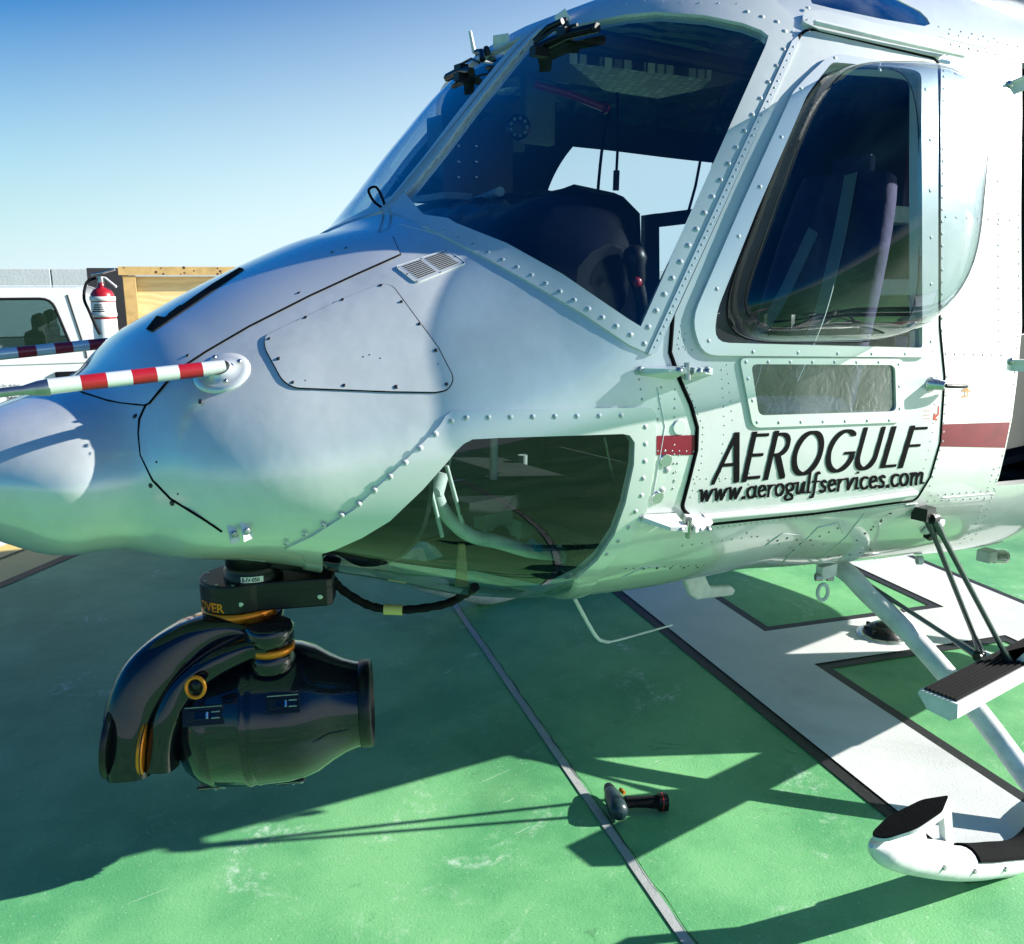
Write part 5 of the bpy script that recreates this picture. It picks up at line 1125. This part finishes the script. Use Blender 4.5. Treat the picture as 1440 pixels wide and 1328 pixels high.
# pickup truck, side on
DT = 6.6; tk = thing('pickup_truck', 'white pickup truck with lettered door parked behind the helicopter nose', 'truck', tuple(onh(-40, 500, DT)*[1, 1, 0]))
paint = principled('truck_white', (.78, .79, .79), .3, coat=.8, coatr=.04, noise=.05)
XP = -3.3
def TP_(x, z, d=0.0): return CAM*[1, 1, 0]+FH*DT+RT*XP+RX*(x-XP)*1.08+RY*d+Zv*z
def lx(px_): return (onh(px_, 450, DT)-CAM)@RT
def lz(py_): return onh(60, py_, DT)[2]
xr = lx(150); Wd = 1.66
def plate(mb, outer, holes, d, t, mat):
    loops = [outer]+holes; V = []; E = []
    for l in loops: k = len(V); V += [Vector(p) for p in l]; E += [(k+i, k+(i+1) % len(l)) for i in range(len(l))]
    r = delaunay_2d_cdt(V, E, [], 0, 1e-6); rv = np.array([tuple(v) for v in r[0]]); cen = np.array([rv[list(f)].mean(0) for f in r[2]])
    k = inpoly(cen[:, 0], cen[:, 1], outer)
    for h in holes: k &= ~inpoly(cen[:, 0], cen[:, 1], h)
    F = [tuple(f) for f, q in zip(r[2], k) if q]; n = len(rv)
    mb.add([TP_(x, z, d) for x, z in rv]+[TP_(x, z, d+t) for x, z in rv], F+[tuple(i+n for i in f[::-1]) for f in F], mat, False)
    for l in loops: m = len(l); mb.add([TP_(x, z, d) for x, z in l]+[TP_(x, z, d+t) for x, z in l], [(i, (i+1) % m, m+(i+1) % m, m+i) for i in range(m)], mat, True)
roofz, beltz = lz(405), lz(497)
cabp = rnd([(xr-2.55, .42), (xr-2.55, beltz-.02), (xr-1.95, roofz-.08), (xr-1.7, roofz+.005), (xr-.22, roofz), (xr-.13, roofz-.05), (xr+.02, beltz-.03), (xr+.02, .42)], [.03, .06, .12, .10, .08, .05, .04, .03])
wlo, whi = lz(493), lz(420)
w1 = rnd([(lx(-75), wlo), (lx(-70), whi), (lx(78), whi), (lx(97), wlo)], [.04, .04, .07, .05]); 
w0 = rnd([(xr-2.30, wlo), (xr-1.93, whi), (lx(-92), whi), (lx(-86), wlo)], [.03, .06, .04, .03])
for d, nm in ((0, 'cab_side'), (Wd, 'cab_side')):
    m_ = MB(); plate(m_, [tuple(p) for p in cabp], [[tuple(p) for p in w1], [tuple(p) for p in w0]], d, .05, paint); o = m_.build(nm, tk, bevel=.012)
    if d == 0: cs_o = o
m_ = MB(); rp = [p for p in cabp if p[1] > roofz-.10]
m_.add([TP_(p[0], p[1]-.001, .05) for p in rp]+[TP_(p[0], p[1]-.001, Wd) for p in rp], [(i, i+1, len(rp)+i+1, len(rp)+i) for i in range(len(rp)-1)], paint, True)
m_.box(TP_(xr-1.2, .55, Wd/2+.02), (2.6, Wd-.08, .25), paint, [RX, RY, Zv]); m_.box(TP_(xr-.01, (.42+beltz)/2, Wd/2+.02), (.05, Wd-.08, beltz-.42), paint, [RX, RY, Zv])
m_.build('roof', tk)
for (wp, d) in ((w1, .03), (w0, .03), (w1, Wd+.02), (w0, Wd+.02)):
    m_ = MB(); m_.add([TP_(x, z, d) for x, z in wp], [tuple(range(len(wp)))], g_truck, False); o = m_.build('side_window', tk)
    m_ = MB(); m_.tube([TP_(x, z, d-.034 if d < 1 else d+.03) for x, z in wp], .011, rubber, 6, closed=True); m_.build('window_seal', o)
m_ = MB(); m_.add([TP_(xr-.09, roofz-.10, .12), TP_(xr-.09, roofz-.10, Wd-.08), TP_(xr+.0, beltz+.03, Wd-.08), TP_(xr+.0, beltz+.03, .12)], [(0, 1, 2, 3)], g_truck, False); m_.build('rear_window', tk)
m_ = MB(); m_.add([TP_(xr-1.98, roofz-.10, .1), TP_(xr-1.98, roofz-.10, Wd-.06), TP_(xr-2.5, beltz-.0, Wd-.06), TP_(xr-2.5, beltz-.0, .1)], [(0, 1, 2, 3)], g_truck, False); m_.build('windscreen', tk)
m_ = MB()
for x0_, x1_ in ((-1.15, -.62),):
    for yy in (.35, 1.2): m_.box(TP_(xr+x1_+.1, 1.0, yy), (.14, .48, .70), dark, [RX, RY, Zv]); m_.box(TP_(xr+x1_-.15, .75, yy), (.5, .48, .16), dark, [RX, RY, Zv]); m_.box(TP_(xr+x1_+.12, 1.38, yy), (.09, .26, .18), dark, [RX, RY, Zv])
m_.build('truck_seats', tk, bevel=.04)
m_ = MB()
for pl in ([(lx(97), roofz-.05), (lx(112), beltz), (lx(116), .5)], [(lx(-84), roofz-.04), (lx(-84), .5)]): m_.tube([TP_(x, z, -.001) for x, z in pl], .006, cr, 5); m_.build('door_gap', cs_o); m_ = MB()
m_ = MB(); hz_ = lz(527); m_.box(TP_(lx(88), hz_, -.012), (.17, .03, .05), blk, [RX, RY, Zv]); m_.box(TP_(lx(88), hz_+.006, -.026), (.13, .012, .022), satin, [RX, RY, Zv]); m_.build('door_handle', cs_o, bevel=.008)
m_ = MB(); m_.box(TP_(xr-1.25, lz(508), -.003), (2.5, .008, .03), paint, [RX, RY, Zv]); m_.build('body_crease', cs_o, bevel=.003)
m_ = MB(); fx = lambda x, y: TP_(lx(14)+x, lz(559)+y, -.003); text3(m_, 'Services Co. LLC', fx, ink, .056, .0009, .78)
text3(m_, '120', lambda x, y: TP_(lx(-1)+x, lz(572)+y, -.003), ink, .07, .0012, .9); text3(m_, 'AEROGULF', lambda x, y: TP_(lx(-66)+x, lz(557)+y, -.003), ink, .10, .002, .80, shear=.3)
m_.box(TP_(lx(-14), lz(564), -.003), (.30, .002, .016), redink, [RX, RY, Zv])
text3(m_, 'aerogulf services co llc dubai', lambda x, y: TP_(lx(-40)+x, lz(541)+y, -.003), ink, .032, 0, 1.0); m_.build('door_lettering', cs_o)
m_ = MB(); hoodp = rnd([(xr-3.75, .45), (xr-3.78, .92), (xr-3.6, 1.02), (xr-2.56, beltz-.02), (xr-2.56, .45)], [.05, .12, .2, .02, .02]); m_.prism([TP_(x, z, 0) for x, z in hoodp], RY*(Wd+.05), paint); m_.build('bonnet', tk, bevel=.04)
m_ = MB(); m_.box(TP_(xr+1.05, .72, Wd/2), (2.0, Wd, .46), paint, [RX, RY, Zv]); m_.build('cargo_bed', tk, bevel=.03)
m_ = MB(); 
for k in (-.78, .0): pass
m_.box(TP_(xr+.06, 1.0, .10), (.05, .06, .5), dark, [RX, RY, Zv]); m_.build('bed_rail', tk, bevel=.01)
for wx in (-3.1, 1.05):
    for d in (.0, Wd-.2):
        m_ = MB(); m_.lathe(TP_(xr+wx, .36, d-.02), RY, [(0, .20), (.0, .30), (.03, .36), (.2, .36), (.23, .3), (.23, .2)], rubber, 32); o = m_.build('wheel', tk)
        m_ = MB(); m_.lathe(TP_(xr+wx, .36, d-.025), RY, [(0, .04), (.02, .10), (.03, .19), (.2, .2)], alu, 24); m_.build('rim', o)
